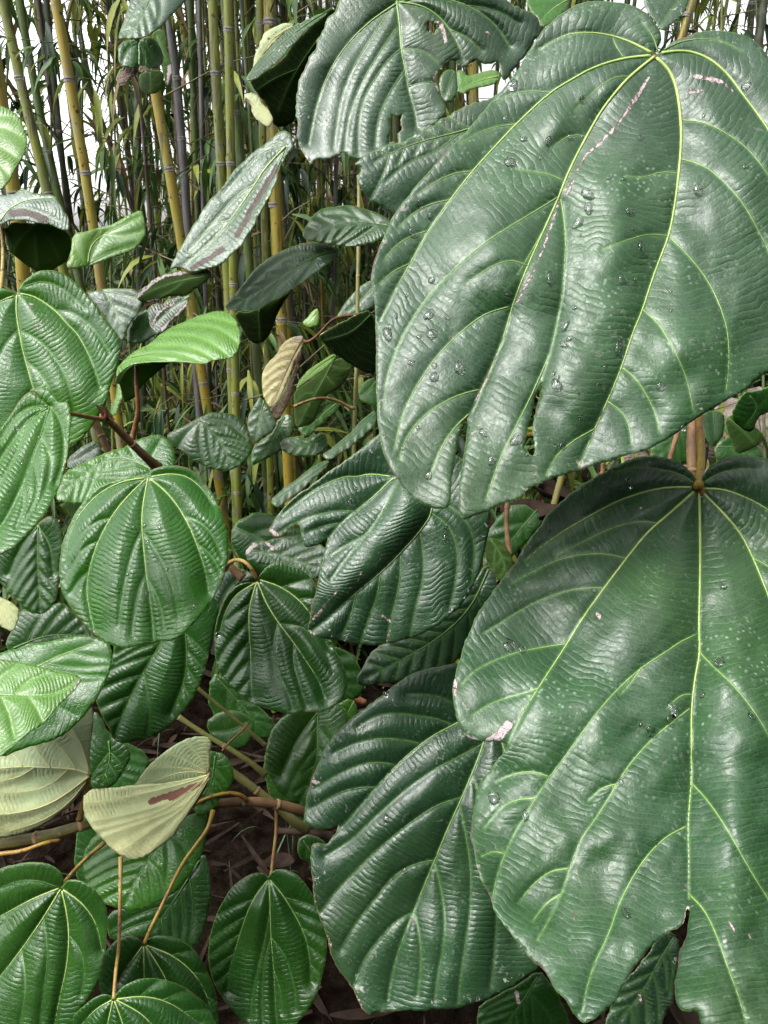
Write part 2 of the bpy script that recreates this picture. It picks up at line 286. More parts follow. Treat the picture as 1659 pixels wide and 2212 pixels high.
# ------------------------------------------------------------------ leaf builder
class Sheet:
    """one continuous sheet of leaf tissue: traced margin, real depth, tilt, curl, pleats"""
    def __init__(s, out, veins=(), prim=1, d0=1.0, gx=0.0, gy=-.15, cu=0.0, cv=0.0, base=None, tip=None, mat='mid', vmat=None, holes=(), scars=(), auto=(),
                 lam=17, puff=7.0, rag=1.2, wave=1.0, g=6, pr=2.6, under='under', folds=(), sign=1, seed=None, vw=1.0, smooth_out=True, vf=None):
        self_vf = vf
        s.out0 = pts(out); s.veins = [smooth(pts(v), False, 2) if len(pts(v)) > 2 else pts(v) for v in veins]; s.prim = prim
        s.base = np.array(base if base is not None else (s.veins[0][0] if s.veins else s.out0[0]), float)
        s.tip = np.array(tip if tip is not None else (s.veins[0][-1] if s.veins else s.out0.mean(0)), float)
        s.d0, s.gx, s.gy, s.cu, s.cv = d0, gx, gy, cu, cv
        s.mat, s.under = mat, under
        s.vmat = vmat or {'deep': 'vein', 'grey': 'vein_mid', 'greybrown': 'vein', 'shade': 'vein_dim', 'mid': 'vein', 'bright': 'vein', 'dim': 'vein_dim', 'under': 'vein_under', 'underdark': 'vein_dim', 'dead': 'vein_brown', 'brown': 'vein_brown'}[mat]
        s.holes = [pts(h) for h in holes]; s.scars = [(smooth(pts(a), False, 1) if len(pts(a)) > 2 else pts(a), b) for a, b in scars]
        s.lam, s.puff, s.rag, s.wave, s.g, s.pr, s.sign, s.vw = lam, puff, rag, wave, g, pr, sign, vw
        s.folds = [(pts(a), b, c) for a, b, c in folds]
        s.seed = seed if seed is not None else int(abs(s.out0[:, 0].sum()*3 + s.out0[:, 1].sum()*7)) % 97
        o = smooth(s.out0, True, 1) if smooth_out else s.out0
        s.poly_s = o
        for (k, n, sides, ang) in auto: s.auto(k, n, sides, ang)
        o = resample(o, max(3.0, s.g*.8), True)
        t = np.roll(o, -1, 0) - np.roll(o, 1, 0); t /= np.hypot(*t.T)[:, None]+1e-9; nr = np.stack([-t[:, 1], t[:, 0]], 1)
        q = (vnoise(o[:, 0]/9, o[:, 1]/9, s.seed)-.5)*1.6*s.rag + (vnoise(o[:, 0]/32, o[:, 1]/32, s.seed+3)-.5)*3.0*s.rag
        s.outl = o + nr*q[:, None]
        s.vs = np.vstack([resample(v, 3.0) for v in s.veins]) if s.veins else None
        if s.veins:
            T, PH, W = [], [], []
            for v in s.veins:
                r = resample(v, 3.0); tt = np.gradient(r, axis=0); tt /= np.hypot(*tt.T)[:, None]+1e-9
                arc = np.r_[0, np.cumsum(np.hypot(*np.diff(r, axis=0).T))]
                T.append(tt); PH.append(np.hypot(*(r[0]-s.base)) + arc)
            s.vt = np.vstack(T); s.vph = np.concatenate(PH)
        s.vf = self_vf
        s.L = max(40.0, float(np.hypot(*(s.tip-s.base))))
        s.px = s.d0/F
        if s.vf is None: s.vf = 14.5*min(1.2, s.L/350)
    def auto(s, k, n, sides, ang):
        v = s.veins[k]; r = resample(v, 4.0); L = len(r); existing = list(s.veins)
        ctr = s.poly_s
        for i in range(n):
            f = .12 + .80*(i+.5)/n
            j = min(L-2, int(f*L))
            t0 = r[min(L-1, j+2)] - r[max(0, j-2)]; a0 = math.atan2(t0[1], t0[0])
            for sd_ in sides:
                a = a0 + sd_*math.radians(ang); p = r[j].copy(); path = [p.copy()]
                for st in range(120):
                    a -= sd_*math.radians(ang)*.018*(1 if st < 45 else .2)
                    p = p + 4.5*np.array([math.cos(a), math.sin(a)])
                    if not inside(p[None], ctr)[0]: break
                    if st > 5 and min(mind(p[None], e)[0] for e in existing) < 9: break
                    path.append(p.copy())
                if len(path) > 4: s.veins.append(np.array(path[:-1] if len(path) > 6 else path)); existing.append(np.array(path))
    def fields(s, q):
        if s.vs is None: return np.full(len(q), 20.0), np.hypot(*(q-s.base).T)
        d = np.empty(len(q)); f = np.empty(len(q))
        for i in range(0, len(q), 3000):
            a = q[i:i+3000]; df = a[:, None, :] - s.vs[None]; dd = (df**2).sum(2)
            w_ = 1/(dd+30)**2.0
            loc = s.vph[None] + (df*s.vt[None]).sum(2)
            f[i:i+3000] = .4*(w_*loc).sum(1)/w_.sum(1) + .6*np.hypot(*(a-s.base).T); d[i:i+3000] = np.sqrt(dd.min(1))
        return d, f
    def depth(s, q, d=None):
        q = np.atleast_2d(q).astype(float)
        if d is None: d = s.fields(q)[0]
        ax = (s.tip-s.base)/s.L; r = q-s.base
        u = (r@ax)/s.L; v = (r@np.array([-ax[1], ax[0]]))/s.L
        Lm = s.L*s.px
        z = s.d0 + s.gx*r[:, 0]/1000 + s.gy*r[:, 1]/1000 + Lm*(s.cu*u*np.abs(u) + s.cv*v*v)
        # pleats: tissue rises between veins on the upper side (falls on the underside)
        z = z - s.sign*s.puff*s.px*(.55*np.tanh(d/12.0) + .5*np.tanh(d/38.0))
        if s.prim > 1 and s.veins:        # broad facets folded along the main ribs
            pv = np.vstack([resample(v, 5.0) for v in s.veins[:s.prim]]); fw = 55.0*min(1.3, max(.35, s.L/380)); z = z - s.sign*s.vf*s.px*np.tanh(mind(q, pv)/fw)
        sz = min(1.0, s.L/350)
        z = z + s.wave*s.px*sz*((vnoise(q[:, 0]/70, q[:, 1]/70, s.seed)-.5)*9 + (vnoise(q[:, 0]/190, q[:, 1]/190, s.seed+1)-.5)*34 + (vnoise(q[:, 0]/26, q[:, 1]/26, s.seed+2)-.5)*1.6)
        for line, amp, wd in s.folds:
            dl = mind(q, resample(line, 4.0)); z = z + amp*s.px*(np.exp(-(dl/wd)**2) if wd >= 60 else np.exp(-dl/wd))
        return z
    def at(s, q):
        q = np.atleast_2d(q).astype(float); return P(q[:, 0], q[:, 1], s.depth(q))
    def frame(s, x, y):
        a, b, c = s.at([[x, y], [x+3, y], [x, y+3]]); n = np.cross(b-a, c-a); n /= np.linalg.norm(n)
        if np.dot(n, CAM-a) < 0: n = -n
        t = c-a; t -= n*np.dot(n, t); t /= np.linalg.norm(t)
        return a, n, t
    def build(s, parent, name='blade'):
        lo = s.outl.min(0); hi = s.outl.max(0); g = s.g
        lo = np.maximum(lo, [-130, -130]); hi = np.minimum(hi, [1900, 2420])
        xs = np.arange(lo[0], hi[0], g); ys = np.arange(lo[1], hi[1], g*.87)
        X, Y = np.meshgrid(xs, ys); X = X + (np.arange(len(ys)) % 2)[:, None]*g*.5
        q = np.stack([X.ravel(), Y.ravel()], 1)
        q = q[inside(q, s.outl)]
        rings = [s.outl]
        for h in s.holes:
            h = resample(h, 4.0, True); h = h + (RNG.random(h.shape)-.5)*3.0; rings.append(h); q = q[~inside(q, h)]
        allr = np.vstack([np.vstack([r_, (r_+np.roll(r_, -1, 0))/2]) for r_ in rings])
        q = q[mind(q, allr) > g*.45]
        vv = [Vector((a, b)) for r_ in rings for a, b in r_]; ee = []; k = 0
        for r_ in rings: ee += [(k+i, k+(i+1) % len(r_)) for i in range(len(r_))]; k += len(r_)
        vv += [Vector((a, b)) for a, b in q]
        rv, _, rf, *_r = delaunay_2d_cdt(vv, ee, [], 0, 1e-4)
        rv = np.array([[a.x, a.y] for a in rv]); rf = np.array([f_ for f_ in rf if len(f_) == 3])
        c = rv[rf].mean(1); keep = inside(c, s.outl)
        for h in rings[1:]: keep &= ~inside(c, h)
        rf = rf[keep]
        used = np.unique(rf); mp = -np.ones(len(rv), int); mp[used] = np.arange(len(used)); rv = rv[used]; rf = mp[rf]
        # winding so the front face looks at the camera
        a, b, c_ = rv[rf[:, 0]], rv[rf[:, 1]], rv[rf[:, 2]]
        cr = (b[:, 0]-a[:, 0])*(c_[:, 1]-a[:, 1]) - (b[:, 1]-a[:, 1])*(c_[:, 0]-a[:, 0])
        rf[cr > 0] = rf[cr > 0][:, ::-1]
        d, f = s.fields(rv)
        ed = mind(rv, allr)
        z = s.depth(rv, d)
        # margins curl a little
        z = z + s.px*3.0*np.exp(-ed/6.0)
        sc = np.full(len(rv), 30.0)
        for line, hw in s.scars: sc = np.minimum(sc, mind(rv, resample(line, 2.0)) - hw)
        V = P(rv[:, 0], rv[:, 1], z)
        o = mesh_obj(name, V, rf, [M[s.mat], M[s.under]], parent, attrs={'phase': f/(s.lam*.80), 'vein_dist': d, 'scar': np.clip(sc, -30, 30), 'edge': np.clip(ed, 0, 40)})
        md = o.modifiers.new('thickness', 'SOLIDIFY'); md.thickness = .0007; md.offset = -1; md.material_offset = 1; md.material_offset_rim = 0
        return o
    def build_veins(s, parent, name='vein'):
        if not s.veins: return
        prim = s.veins[:s.prim]; groups = [([], [], []) for _ in prim]
        for i, v in enumerate(s.veins):
            if i < s.prim: k = i
            else: k = int(np.argmin([mind(v[:1], resample(p, 3.0))[0] for p in prim]))
            r = resample(v, 7.0)
            m = (r[:, 0] > -60) & (r[:, 0] < 1720) & (r[:, 1] > -60) & (r[:, 1] < 2280)
            r = r[m]
            if len(r) < 3: continue
            t = np.linspace(0, 1, len(r))
            rad = (s.pr*s.vw*(1-.88*t**.7) if i < s.prim else s.pr*.40*s.vw*(1-.72*t)) * s.px
            z = s.depth(r) - rad*(.6 if i < s.prim else .3)*s.sign - (rad*.4 if s.sign < 0 else 0)
            f0 = len(groups[k][1]); tube_geo(P(r[:, 0], r[:, 1], z), rad, 6, groups[k][0], groups[k][1]); groups[k][2].extend([0 if i < s.prim else 1]*(len(groups[k][1])-f0))
        for (V, Fc, MI) in groups:
            if V:
                o = mesh_obj(name, V, Fc, [M[s.vmat], M['vein_soft' if (s.vmat == 'vein' and s.mat != 'deep') or s.vmat == 'vein_mid' else 'vein_mid' if s.vmat == 'vein' else s.vmat]], parent); o.data.polygons.foreach_set('material_index', MI)

LEAVES = {}
def leaf(key, label, sheets, petiole=None, name='leaf', group=None, blade_labels=None):
    b = sheets[0].base
    root = empty(name, P(b[0], b[1], sheets[0].d0)); tag(root, label, 'leaf', group)
    for i, sh in enumerate(sheets):
        o = sh.build(root)
        if blade_labels and blade_labels[i]: o['label'] = blade_labels[i]
        sh.build_veins(root)
    if petiole:
        for (pp, zz, r0, mat) in ([petiole] if isinstance(petiole, tuple) else petiole):
            tube_from(pp, zz, r0, mat, 'petiole', root)
    LEAVES[key] = sheets
    return root
def tube_from(pp, zz, r0, mat, name, parent=None, n=10, knobs=()):
    p = pts(pp); z = np.interp(np.linspace(0, 1, len(p)), np.linspace(0, 1, len(zz)), zz)
    q = resample(smooth(np.c_[p, z], False, 2), 6.0)
    if isinstance(r0, (int, float)): r0 = (r0, r0)
    r = np.interp(np.linspace(0, 1, len(q)), np.linspace(0, 1, len(r0)), r0)*q[:, 2]/F
    arc = np.arange(len(q))*6.0; r = r*(1+.12*(vnoise(q[:, 0]/15, q[:, 1]/15, 4)-.5) + .35*np.exp(-arc/14.0) + .35*np.exp(-arc[::-1]/14.0))
    V, Fc = [], []; tube_geo(P(q[:, 0], q[:, 1], q[:, 2]), r, n, V, Fc)
    o = mesh_obj(name, V, Fc, M[mat], parent)
    return o

S = Sheet
exec_leaves = True
# ================================================================== LEAVES (right side, large)
GB = 'broad leaves of the shrub'
L1 = S('1415,115 1428,92 1430,75 1418,50 1395,25 1350,8 1300,2 1255,5 1225,20 1185,50 1163,75 1130,130 1100,175 1065,215 1020,270 960,330 900,400 855,455 825,520 806,570 800,600 808,640 812,700 812,760 812,830 815,900 820,950 835,1000 860,1040 890,1075 930,1098 966,1100 973,1088 975,1050 984,980 1002,898 1012,905 1004,965 996,1010 990,1060 994,1110 1000,1122 1020,1118 1060,1100 1090,1085 1133,1075 1138,1056 1180,1038 1250,1015 1320,995 1400,970 1450,945 1500,905 1560,870 1610,845 1640,815 1670,800 1700,770 1735,680 1750,560 1750,400 1735,250 1690,160 1650,110 1620,80 1580,68 1530,65 1480,78 1450,90 1434,107 1418,118',
  ['1412,124 1359,166 1326,204 1297,242 1267,295 1241,344 1219,392 1208,424 1176,494 1144,564 1112,644 1098,693 1085,736 1069,776 1040,845 1018,890',
   '1404,121 1348,126 1283,145 1230,175 1187,201 1117,266 1069,317 1020,370 972,432 924,499 886,569 849,634 822,693',
   '1418,126 1445,150 1461,188 1469,242 1472,301 1466,376 1458,440 1445,510 1423,564 1402,623 1388,669 1364,725 1343,793 1311,868 1284,927 1262,980 1250,1008',
   '1429,115 1466,110 1498,113 1536,129 1573,161 1600,199 1633,242 1659,279 1700,350 1725,450',
   '1407,115 1359,89 1300,72 1240,70 1198,86 1165,107',
   '1187,201 1144,196 1101,204 1069,220', '1117,268 1069,274 1026,290 993,311', '1020,370 983,373 940,392 902,419', '972,432 929,440 890,462 862,490', '924,499 886,510 855,530 830,560', '886,569 850,585 820,612',
   '1208,424 1165,451 1112,483 1058,516 1004,559 956,607 913,655 875,714 850,770 832,830 828,885',
   '1211,430 1219,473 1222,526 1219,580 1214,644 1203,698 1195,737 1187,766 1172,815',
   '1219,392 1187,376 1144,370 1112,365', '1098,663 1047,677 999,714 960,750 920,800 885,860 862,920 852,970',
   '1036,842 999,850 951,872 908,904 875,947 862,990', '1012,895 990,915 965,945 945,985 925,1035',
   '1473,260 1520,263 1573,290 1617,322 1659,376 1705,460', '1471,344 1520,357 1563,392 1606,440 1638,499 1659,540 1690,620',
   '1447,513 1482,548 1514,585 1541,628 1563,682 1573,725 1575,790 1568,845', '1388,669 1418,695 1434,717 1461,766 1482,814 1493,862 1498,890',
   '1345,795 1375,819 1402,862 1418,900 1423,935', '1313,868 1343,889 1359,916 1364,960',
   '1434,107 1471,89 1520,83 1560,88 1600,110', '1420,110 1412,80 1386,48', '1348,126 1330,100 1322,75', '1187,766 1150,850 1110,930 1075,1000 1050,1080', '1284,927 1240,950 1200,985 1180,1025', '1140,575 1105,560 1060,575 1010,610',
   '1359,166 1330,165 1290,190 1240,240', '1267,295 1230,290 1190,320', '1176,494 1150,540 1120,590', '1466,376 1430,370 1390,385 1350,380', '1445,510 1400,505 1350,520 1300,540'],
  prim=5, d0=.74, gx=-.03, gy=-.12, cu=-.03, cv=.16, tip=(1085, 1100), mat='deep', puff=5.5, lam=20, g=6.5, pr=3.6, rag=1.1, wave=1.7,
  holes=['1174,822 1164,860 1154,900 1150,930 1156,975 1150,987 1133,966 1140,925 1156,860'],
  scars=[('1402,168 1385,195 1365,225 1345,255 1320,285 1290,315', 2.6), ('1290,315 1255,345 1240,385 1225,420', 1.8), ('1205,440 1190,490 1165,560 1140,610 1115,660', 1.6), ('1500,165 1530,170 1560,178', 3.5), ('1560,178 1585,198', 2), ('1490,200 1515,196', 3.5), ('1075,770 1040,840 1012,895 1000,940', 1.0),
         ('1115,345 1125,365 1120,380', -1), ('1065,575 1075,605', -1), ('1085,632 1105,640', 0), ('1310,620 1330,626', 0), ('1160,835 1150,900', -1), ('1290,700 1340,706', -2), ('895,1045 935,1010', -1), ('1255,850 1300,858', -1), ('1410,830 1440,822', -1)],
  folds=[('1218,440 1222,526 1214,644 1187,766 1150,880', 16, 30), ('1300,400 1330,520 1310,680 1260,850', -20, 85), ('1085,736 1036,842 985,1020', 10, 18)], seed=3)
leaf('L1', 'largest leaf, upper right, dark green with pale veins and a long whitish scar', [L1], group=GB)

L2 = S('1504,1042 1501,1029 1482,1007 1450,991 1407,985 1364,991 1332,1005 1284,1029 1241,1061 1198,1093 1160,1142 1139,1174 1117,1212 1085,1249 1058,1287 1036,1319 1020,1351 1004,1394 993,1426 982,1450 978,1474 980,1510 988,1560 1004,1586 1036,1602 1069,1600 1090,1604 1096,1614 1085,1629 1058,1661 1036,1694 1023,1737 1019,1780 1018,1817 1026,1855 1042,1903 1063,1951 1085,1994 1112,2032 1128,2043 1149,2075 1176,2096 1198,2134 1224,2166 1251,2206 1262,2214 1284,2204 1310,2182 1332,2161 1345,2134 1364,2102 1386,2075 1412,2037 1439,2016 1466,2005 1480,1989 1485,1957 1490,1989 1484,2020 1471,2040 1463,2086 1457,2134 1466,2182 1488,2190 1504,2185 1512,2204 1520,2231 1560,2270 1650,2330 1750,2330 1850,2000 1880,1600 1830,1300 1740,1100 1690,1020 1657,991 1606,983 1563,990 1530,1008 1514,1029 1511,1042',
  ['1509,1060 1512,1142 1512,1249 1509,1356 1512,1410 1501,1463 1493,1533 1493,1613 1493,1694 1485,1785 1488,1855 1488,1940',
   '1498,1063 1439,1115 1396,1152 1353,1206 1305,1270 1262,1329 1225,1390 1198,1431 1160,1490 1133,1533 1112,1576 1096,1610',
   '1493,1053 1439,1053 1386,1064 1332,1083 1273,1115 1224,1142 1171,1179 1133,1212',
   '1517,1064 1563,1109 1600,1152 1627,1206 1649,1260 1680,1340 1710,1450',
   '1520,1056 1557,1056 1606,1072 1659,1099 1720,1150 1770,1230',
   '1501,1045 1471,1024 1423,1013 1375,1007 1330,1020', '1518,1045 1545,1025 1590,1012 1640,1015',
   '1504,1370 1466,1388 1445,1404 1386,1441 1332,1490 1294,1533 1262,1576 1224,1629 1187,1678 1155,1726 1117,1790 1090,1844 1071,1898 1064,1940',
   '1512,1410 1536,1436 1584,1479 1627,1533 1659,1586 1705,1680', '1490,1530 1445,1565 1402,1602 1359,1651 1332,1694 1294,1758 1251,1817 1230,1876 1214,1930 1187,1984 1160,2032',
   '1482,1785 1439,1806 1396,1849 1364,1898 1337,1951 1316,2016 1284,2080 1267,2134 1257,2188', '1496,1694 1531,1731 1574,1796 1606,1855 1638,1909 1659,1941 1700,2020',
   '1490,1933 1520,1962 1547,2016 1568,2080 1595,2150 1611,2209', '1353,1206 1305,1195 1251,1198 1198,1211 1144,1238 1105,1260', '1305,1270 1251,1270 1187,1287 1133,1313 1090,1340 1045,1368',
   '1225,1390 1165,1399 1112,1410 1069,1426 1025,1448 995,1480', '1165,1485 1144,1495 1101,1505 1058,1520 1020,1545', '1420,1130 1380,1125 1320,1140 1260,1170 1200,1200', '1627,1206 1665,1225 1710,1280',
   '1155,1726 1120,1725 1080,1745 1045,1790', '1187,1678 1150,1665 1110,1670 1070,1690', '1090,1844 1065,1838 1040,1850', '1332,1694 1300,1700 1270,1730', '1230,1876 1190,1880 1150,1910 1120,1950', '1214,1930 1180,1950 1150,1990',
   '1386,1441 1360,1480 1340,1500', '1496,1500 1470,1500 1440,1530'],
  prim=5, d0=.75, gx=-.02, gy=-.22, cu=-.02, cv=.10, tip=(1485, 2150), mat='deep', puff=5.5, lam=19, g=6.5, pr=3.2, rag=1.9, wave=1.7,
  scars=[('1055,1604 1075,1592 1098,1566', 9), ('1000,1590 1015,1598 1040,1602', 4), ('1370,1105 1385,1098', 2), ('982,1470 984,1500', 3), ('1290,1325 1296,1335', 3), ('1583,1270 1610,1268', 1), ('1575,1990 1590,2020', 1), ('1620,2020 1626,2030', 3), ('1355,1770 1365,1774', 1), ('1240,1965 1238,1985', 0), ('1588,1245 1600,1190', -2), ('1130,1980 1150,1945 1175,1900', -1), ('1005,1590 1030,1603', 4), ('1475,2000 1486,1960', 2), ('1410,2040 1440,2014', 0), ('1320,2180 1350,2130', -1), ('1360,1105 1375,1115', -1)],
  folds=[('1098,1614 1135,1545 1200,1440 1262,1340', -14, 34), ('1512,1070 1511,1400 1493,1700', 16, 40), ('1600,1500 1620,1750 1600,1950', -22, 80)], seed=8)
leaf('L2', 'largest leaf of the lower right, ochre stalk at its notched top, split bottom', [L2],
     petiole=('1507,870 1510,920 1515,960 1514,1014 1508,1052', [.86, .84, .81, .78, .753], (9.5, 8), 'petiole_yellow'), group=GB)

L33 = S('768,349 800,328 865,306 918,279 983,242 1047,215 1100,190 1150,210 1130,300 1060,380 980,440 880,490 859,467 838,451 806,440 789,424 775,408 771,387 779,365 765,358',
  ['1060,262 993,285 929,300 865,320 810,350', '993,288 940,330 880,350 830,395', '1030,275 1000,330 940,370 880,430'], prim=1, d0=.86, gx=.10, gy=-.10, cu=.10, cv=.1, mat='grey', puff=5, lam=16, g=5, rag=2.6, auto=[(0, 6, (-1, 1), 50)], seed=7)
leaf('L33', 'grey-green leaf lobe with a torn pale edge tucked behind the largest upper right leaf', [L33], group=GB)

L32 = S('725,15 700,65 675,110 655,155 642,200 640,250 642,290 650,320 665,345 672,360 682,345 710,347 730,338 740,328 765,342 800,340 850,330 900,300 940,270 967,247 964,226 948,204 940,175 945,158 956,145 977,123 999,150 1020,129 1058,140 1077,129 1082,161 1090,177 1112,145 1144,102 1165,70 1168,43 1144,21 1090,5 1060,-50 900,-70 780,-60 740,-15',
  ['857,3 864,60 866,105 875,150 881,188 897,247 900,275', '857,8 800,45 745,100 705,165 680,240 668,310', '862,5 908,11 945,32 972,64 992,100 999,130', '868,2 930,-10 1010,10 1070,50 1100,100',
   '866,105 838,129 800,183 779,231 773,295 775,330', '875,150 840,200 815,260 810,315', '881,188 918,177 945,180', '870,107 908,107 934,123 950,145', '845,20 800,85 760,150 735,220 722,320', '857,60 815,120 775,190 752,260 745,320', '972,64 1010,80 1040,110', '1010,12 1070,20 1120,50'],
  prim=4, d0=.98, gx=-.02, gy=-.06, cu=.02, cv=.20, tip=(780, 345), mat='grey', puff=8, lam=15, g=5, pr=2.8, rag=2.6,
  holes=['919,51 926,46 934,49 941,52 950,56 943,62 938,73 931,66 924,69 922,60', '848,247 858,253 870,248 865,262 868,279 859,290 858,311 847,304 838,312 840,292 846,279 842,263'],
  scars=[('945,48 958,62 962,90', 3), ('945,158 940,180 955,205', 3), ('1000,150 1030,135', 2), ('650,322 672,352', 2), ('955,150 945,175', 3), ('1050,70 1060,72', 1), ('1000,135 1080,145', -1), ('700,250 705,262', -1)], wave=1.3, seed=12)
leaf('L32', 'large grey-green leaf at the top centre with ragged holes and torn right side', [L32], group=GB)

L4 = S('999,1430 930,1440 885,1455 850,1480 829,1497 790,1526 750,1561 715,1597 700,1622 685,1651 672,1691 660,1721 656,1751 660,1781 685,1791 705,1794 728,1782 735,1780 720,1808 706,1824 690,1820 672,1821 669,1851 672,1896 675,1926 685,1966 700,2011 712,2051 730,2091 750,2121 770,2146 780,2171 795,2194 812,2181 838,2187 897,2184 972,2179 1026,2166 1069,2152 1112,2128 1144,2107 1163,2094 1190,2040 1215,1940 1220,1800 1200,1650 1140,1540 1080,1480 1040,1440',
  ['1062,1540 1045,1605 1026,1656 999,1720 967,1790 940,1855 918,1908 894,1967 870,2027 849,2091 838,2160',
   '1060,1545 1010,1550 977,1567 929,1592 875,1635 838,1672 800,1715 768,1753 740,1785', '1065,1545 1100,1650 1120,1780 1125,1900 1120,2020',
   '908,1606 875,1598 822,1594 768,1604 725,1625', '977,1565 945,1552 902,1546 854,1540 811,1546 775,1570', '855,1652 815,1645 775,1652 730,1672 685,1700', '815,1700 775,1700 730,1712 675,1745', '1010,1548 985,1520 940,1500 880,1500',
   '996,1722 945,1737 897,1769 849,1806 800,1849 768,1882 720,1930 695,1970', '940,1857 892,1866 849,1892 811,1941 768,1994 738,2050', '894,1970 854,1989 816,2032 784,2075 768,2125',
   '991,1735 1004,1790 1015,1855 1018,1908 1015,1973 1004,2043 993,2123 990,2165', '940,1865 953,1919 961,1978 959,2043 945,2107 940,2160', '897,1973 908,2027 910,2086 902,2150', '1020,1672 1050,1760 1068,1850 1075,1950 1068,2060 1060,2130',
   '1045,1605 1000,1630 940,1660 870,1710 800,1775 760,1815 700,1850'],
  prim=3, d0=.98, gx=-.02, gy=-.13, cu=.02, cv=.12, mat='grey', puff=9, lam=15, g=5.5, pr=2.6, rag=2.0, tip=(850, 2150),
  scars=[('675,1830 678,1900 692,1960', -1), ('700,1990 715,2045', 1), ('890,1985 900,2000', 1), ('770,2150 785,2185', 2), ('860,1722 868,1735', 1), ('676,1688 690,1690', 3), ('975,1990 972,2010', -1), ('775,1745 790,1752', 0), ('900,2040 896,2060', 0)], seed=21)
leaf('L4', 'large dark pleated leaf low in the centre, two-lobed left side with scabby edges', [L4], group=GB)

L5 = S('829,928 810,943 780,968 750,993 710,1018 675,1048 640,1068 610,1098 590,1128 578,1153 598,1165 630,1142 645,1133 650,1158 655,1183 675,1183 700,1168 712,1158 700,1198 692,1233 687,1268 675,1298 665,1348 667,1368 700,1378 740,1386 780,1390 800,1395 838,1388 875,1383 929,1361 983,1324 1015,1281 1036,1238 1047,1184 1058,1125 1062,1080 1050,1030 1000,990 930,950 870,920',
  ['870,1030 846,1034 816,1066 768,1104 740,1125 715,1155', '880,1035 934,1060 934,1109 908,1147 865,1195 822,1238 768,1281 710,1335 672,1364', '846,1030 800,1023 768,1031 750,1028 700,1045 650,1078 610,1112',
   '770,1105 740,1103 700,1108 650,1123 605,1150', '908,1152 916,1206 913,1260 897,1313 886,1378', '865,1200 865,1249 854,1302 840,1356 838,1385', '934,1109 975,1140 990,1195 985,1249 972,1310', '934,1075 1000,1110 1028,1170 1020,1250', '822,1240 815,1290 795,1340 780,1385', '768,1281 762,1320 740,1370', '860,1040 820,1120 760,1190 715,1250', '800,1150 760,1170 715,1200', '735,1130 700,1135 665,1150'],
  prim=3, d0=.93, gx=.0, gy=-.06, cu=0, cv=.0, mat='grey', puff=8, lam=15, g=5, pr=2.5, rag=1.6, tip=(800, 1390), base=(860, 1030),
  folds=[('667,1368 730,1285 790,1220 850,1140 880,1080', -30, 62)],
  scars=[('667,1350 700,1310 730,1275', 1), ('640,1145 635,1175', 3), ('585,1145 598,1155', 3), ('665,1362 690,1376', 1), ('700,1020 720,1010', -1), ('735,1030 700,1050', -1), ('780,1235 770,1260', 0), ('825,1330 845,1345', 1), ('835,1385 843,1360', 1), ('650,1080 640,1110 660,1125', -1), ('690,1100 675,1120', 0), ('745,1290 760,1265', 0)], wave=1.2, seed=4)
leaf('L5', 'dark leaf in the middle folded along a shiny ridge, torn at its left', [L5], group=GB)

L6 = S('765,1475 785,1435 810,1400 850,1380 930,1345 990,1300 1030,1250 1050,1215 1070,1240 1078,1270 1060,1310 1040,1345 1010,1390 985,1430 960,1450 900,1465 840,1475 790,1482',
  ['1055,1230 1020,1310 960,1370 880,1420 790,1465'], prim=1, d0=1.12, gy=-.1, cv=.3, mat='grey', puff=7, lam=14, g=5, auto=[(0, 8, (-1, 1), 50)], vmat='vein_dim')
leaf('L6', 'slim grey pleated leaf under the folded middle leaf', [L6], group=GB)

# ================================================================== LEAVES (left side)
L7 = S('320,1028 325,1015 350,1006 380,1004 410,1012 435,1028 448,1048 465,1073 477,1103 490,1138 495,1173 492,1208 485,1248 465,1288 440,1323 415,1353 390,1375 365,1385 330,1383 300,1395 270,1401 240,1395 200,1370 170,1338 145,1303 131,1268 127,1228 132,1188 145,1148 165,1103 190,1068 225,1045 270,1033 300,1030',
  ['320,1033 312,1073 307,1108 307,1143 312,1198 317,1248 325,1298 330,1348 332,1380', '315,1035 280,1068 250,1103 225,1143 205,1188 192,1233 187,1278 195,1323 205,1362', '325,1035 355,1058 385,1093 410,1138 430,1188 445,1238 450,1280',
   '314,1032 270,1038 225,1058 190,1088 165,1123 147,1168 142,1210', '328,1030 365,1023 405,1028 440,1058 458,1090',
   '308,1143 290,1180 275,1230 262,1290 258,1350', '310,1150 335,1185 360,1230 378,1280 385,1330', '316,1240 300,1270 290,1320 285,1370', '318,1250 335,1275 350,1315 355,1360', '240,1120 210,1125 180,1150 150,1195', '212,1170 185,1180 160,1215 140,1255', '192,1235 172,1250 155,1280', '398,1115 430,1125 460,1155 478,1200', '425,1175 455,1195 475,1235'],
  prim=5, d0=.86, gy=-.22, cu=.03, cv=.35, mat='mid', puff=7, lam=13, g=4.5, pr=2.0, rag=1.1, seed=31, wave=.9)
leaf('L7', 'glossy round bright green leaf left of centre with water beads, pointing down', [L7], group=GB)

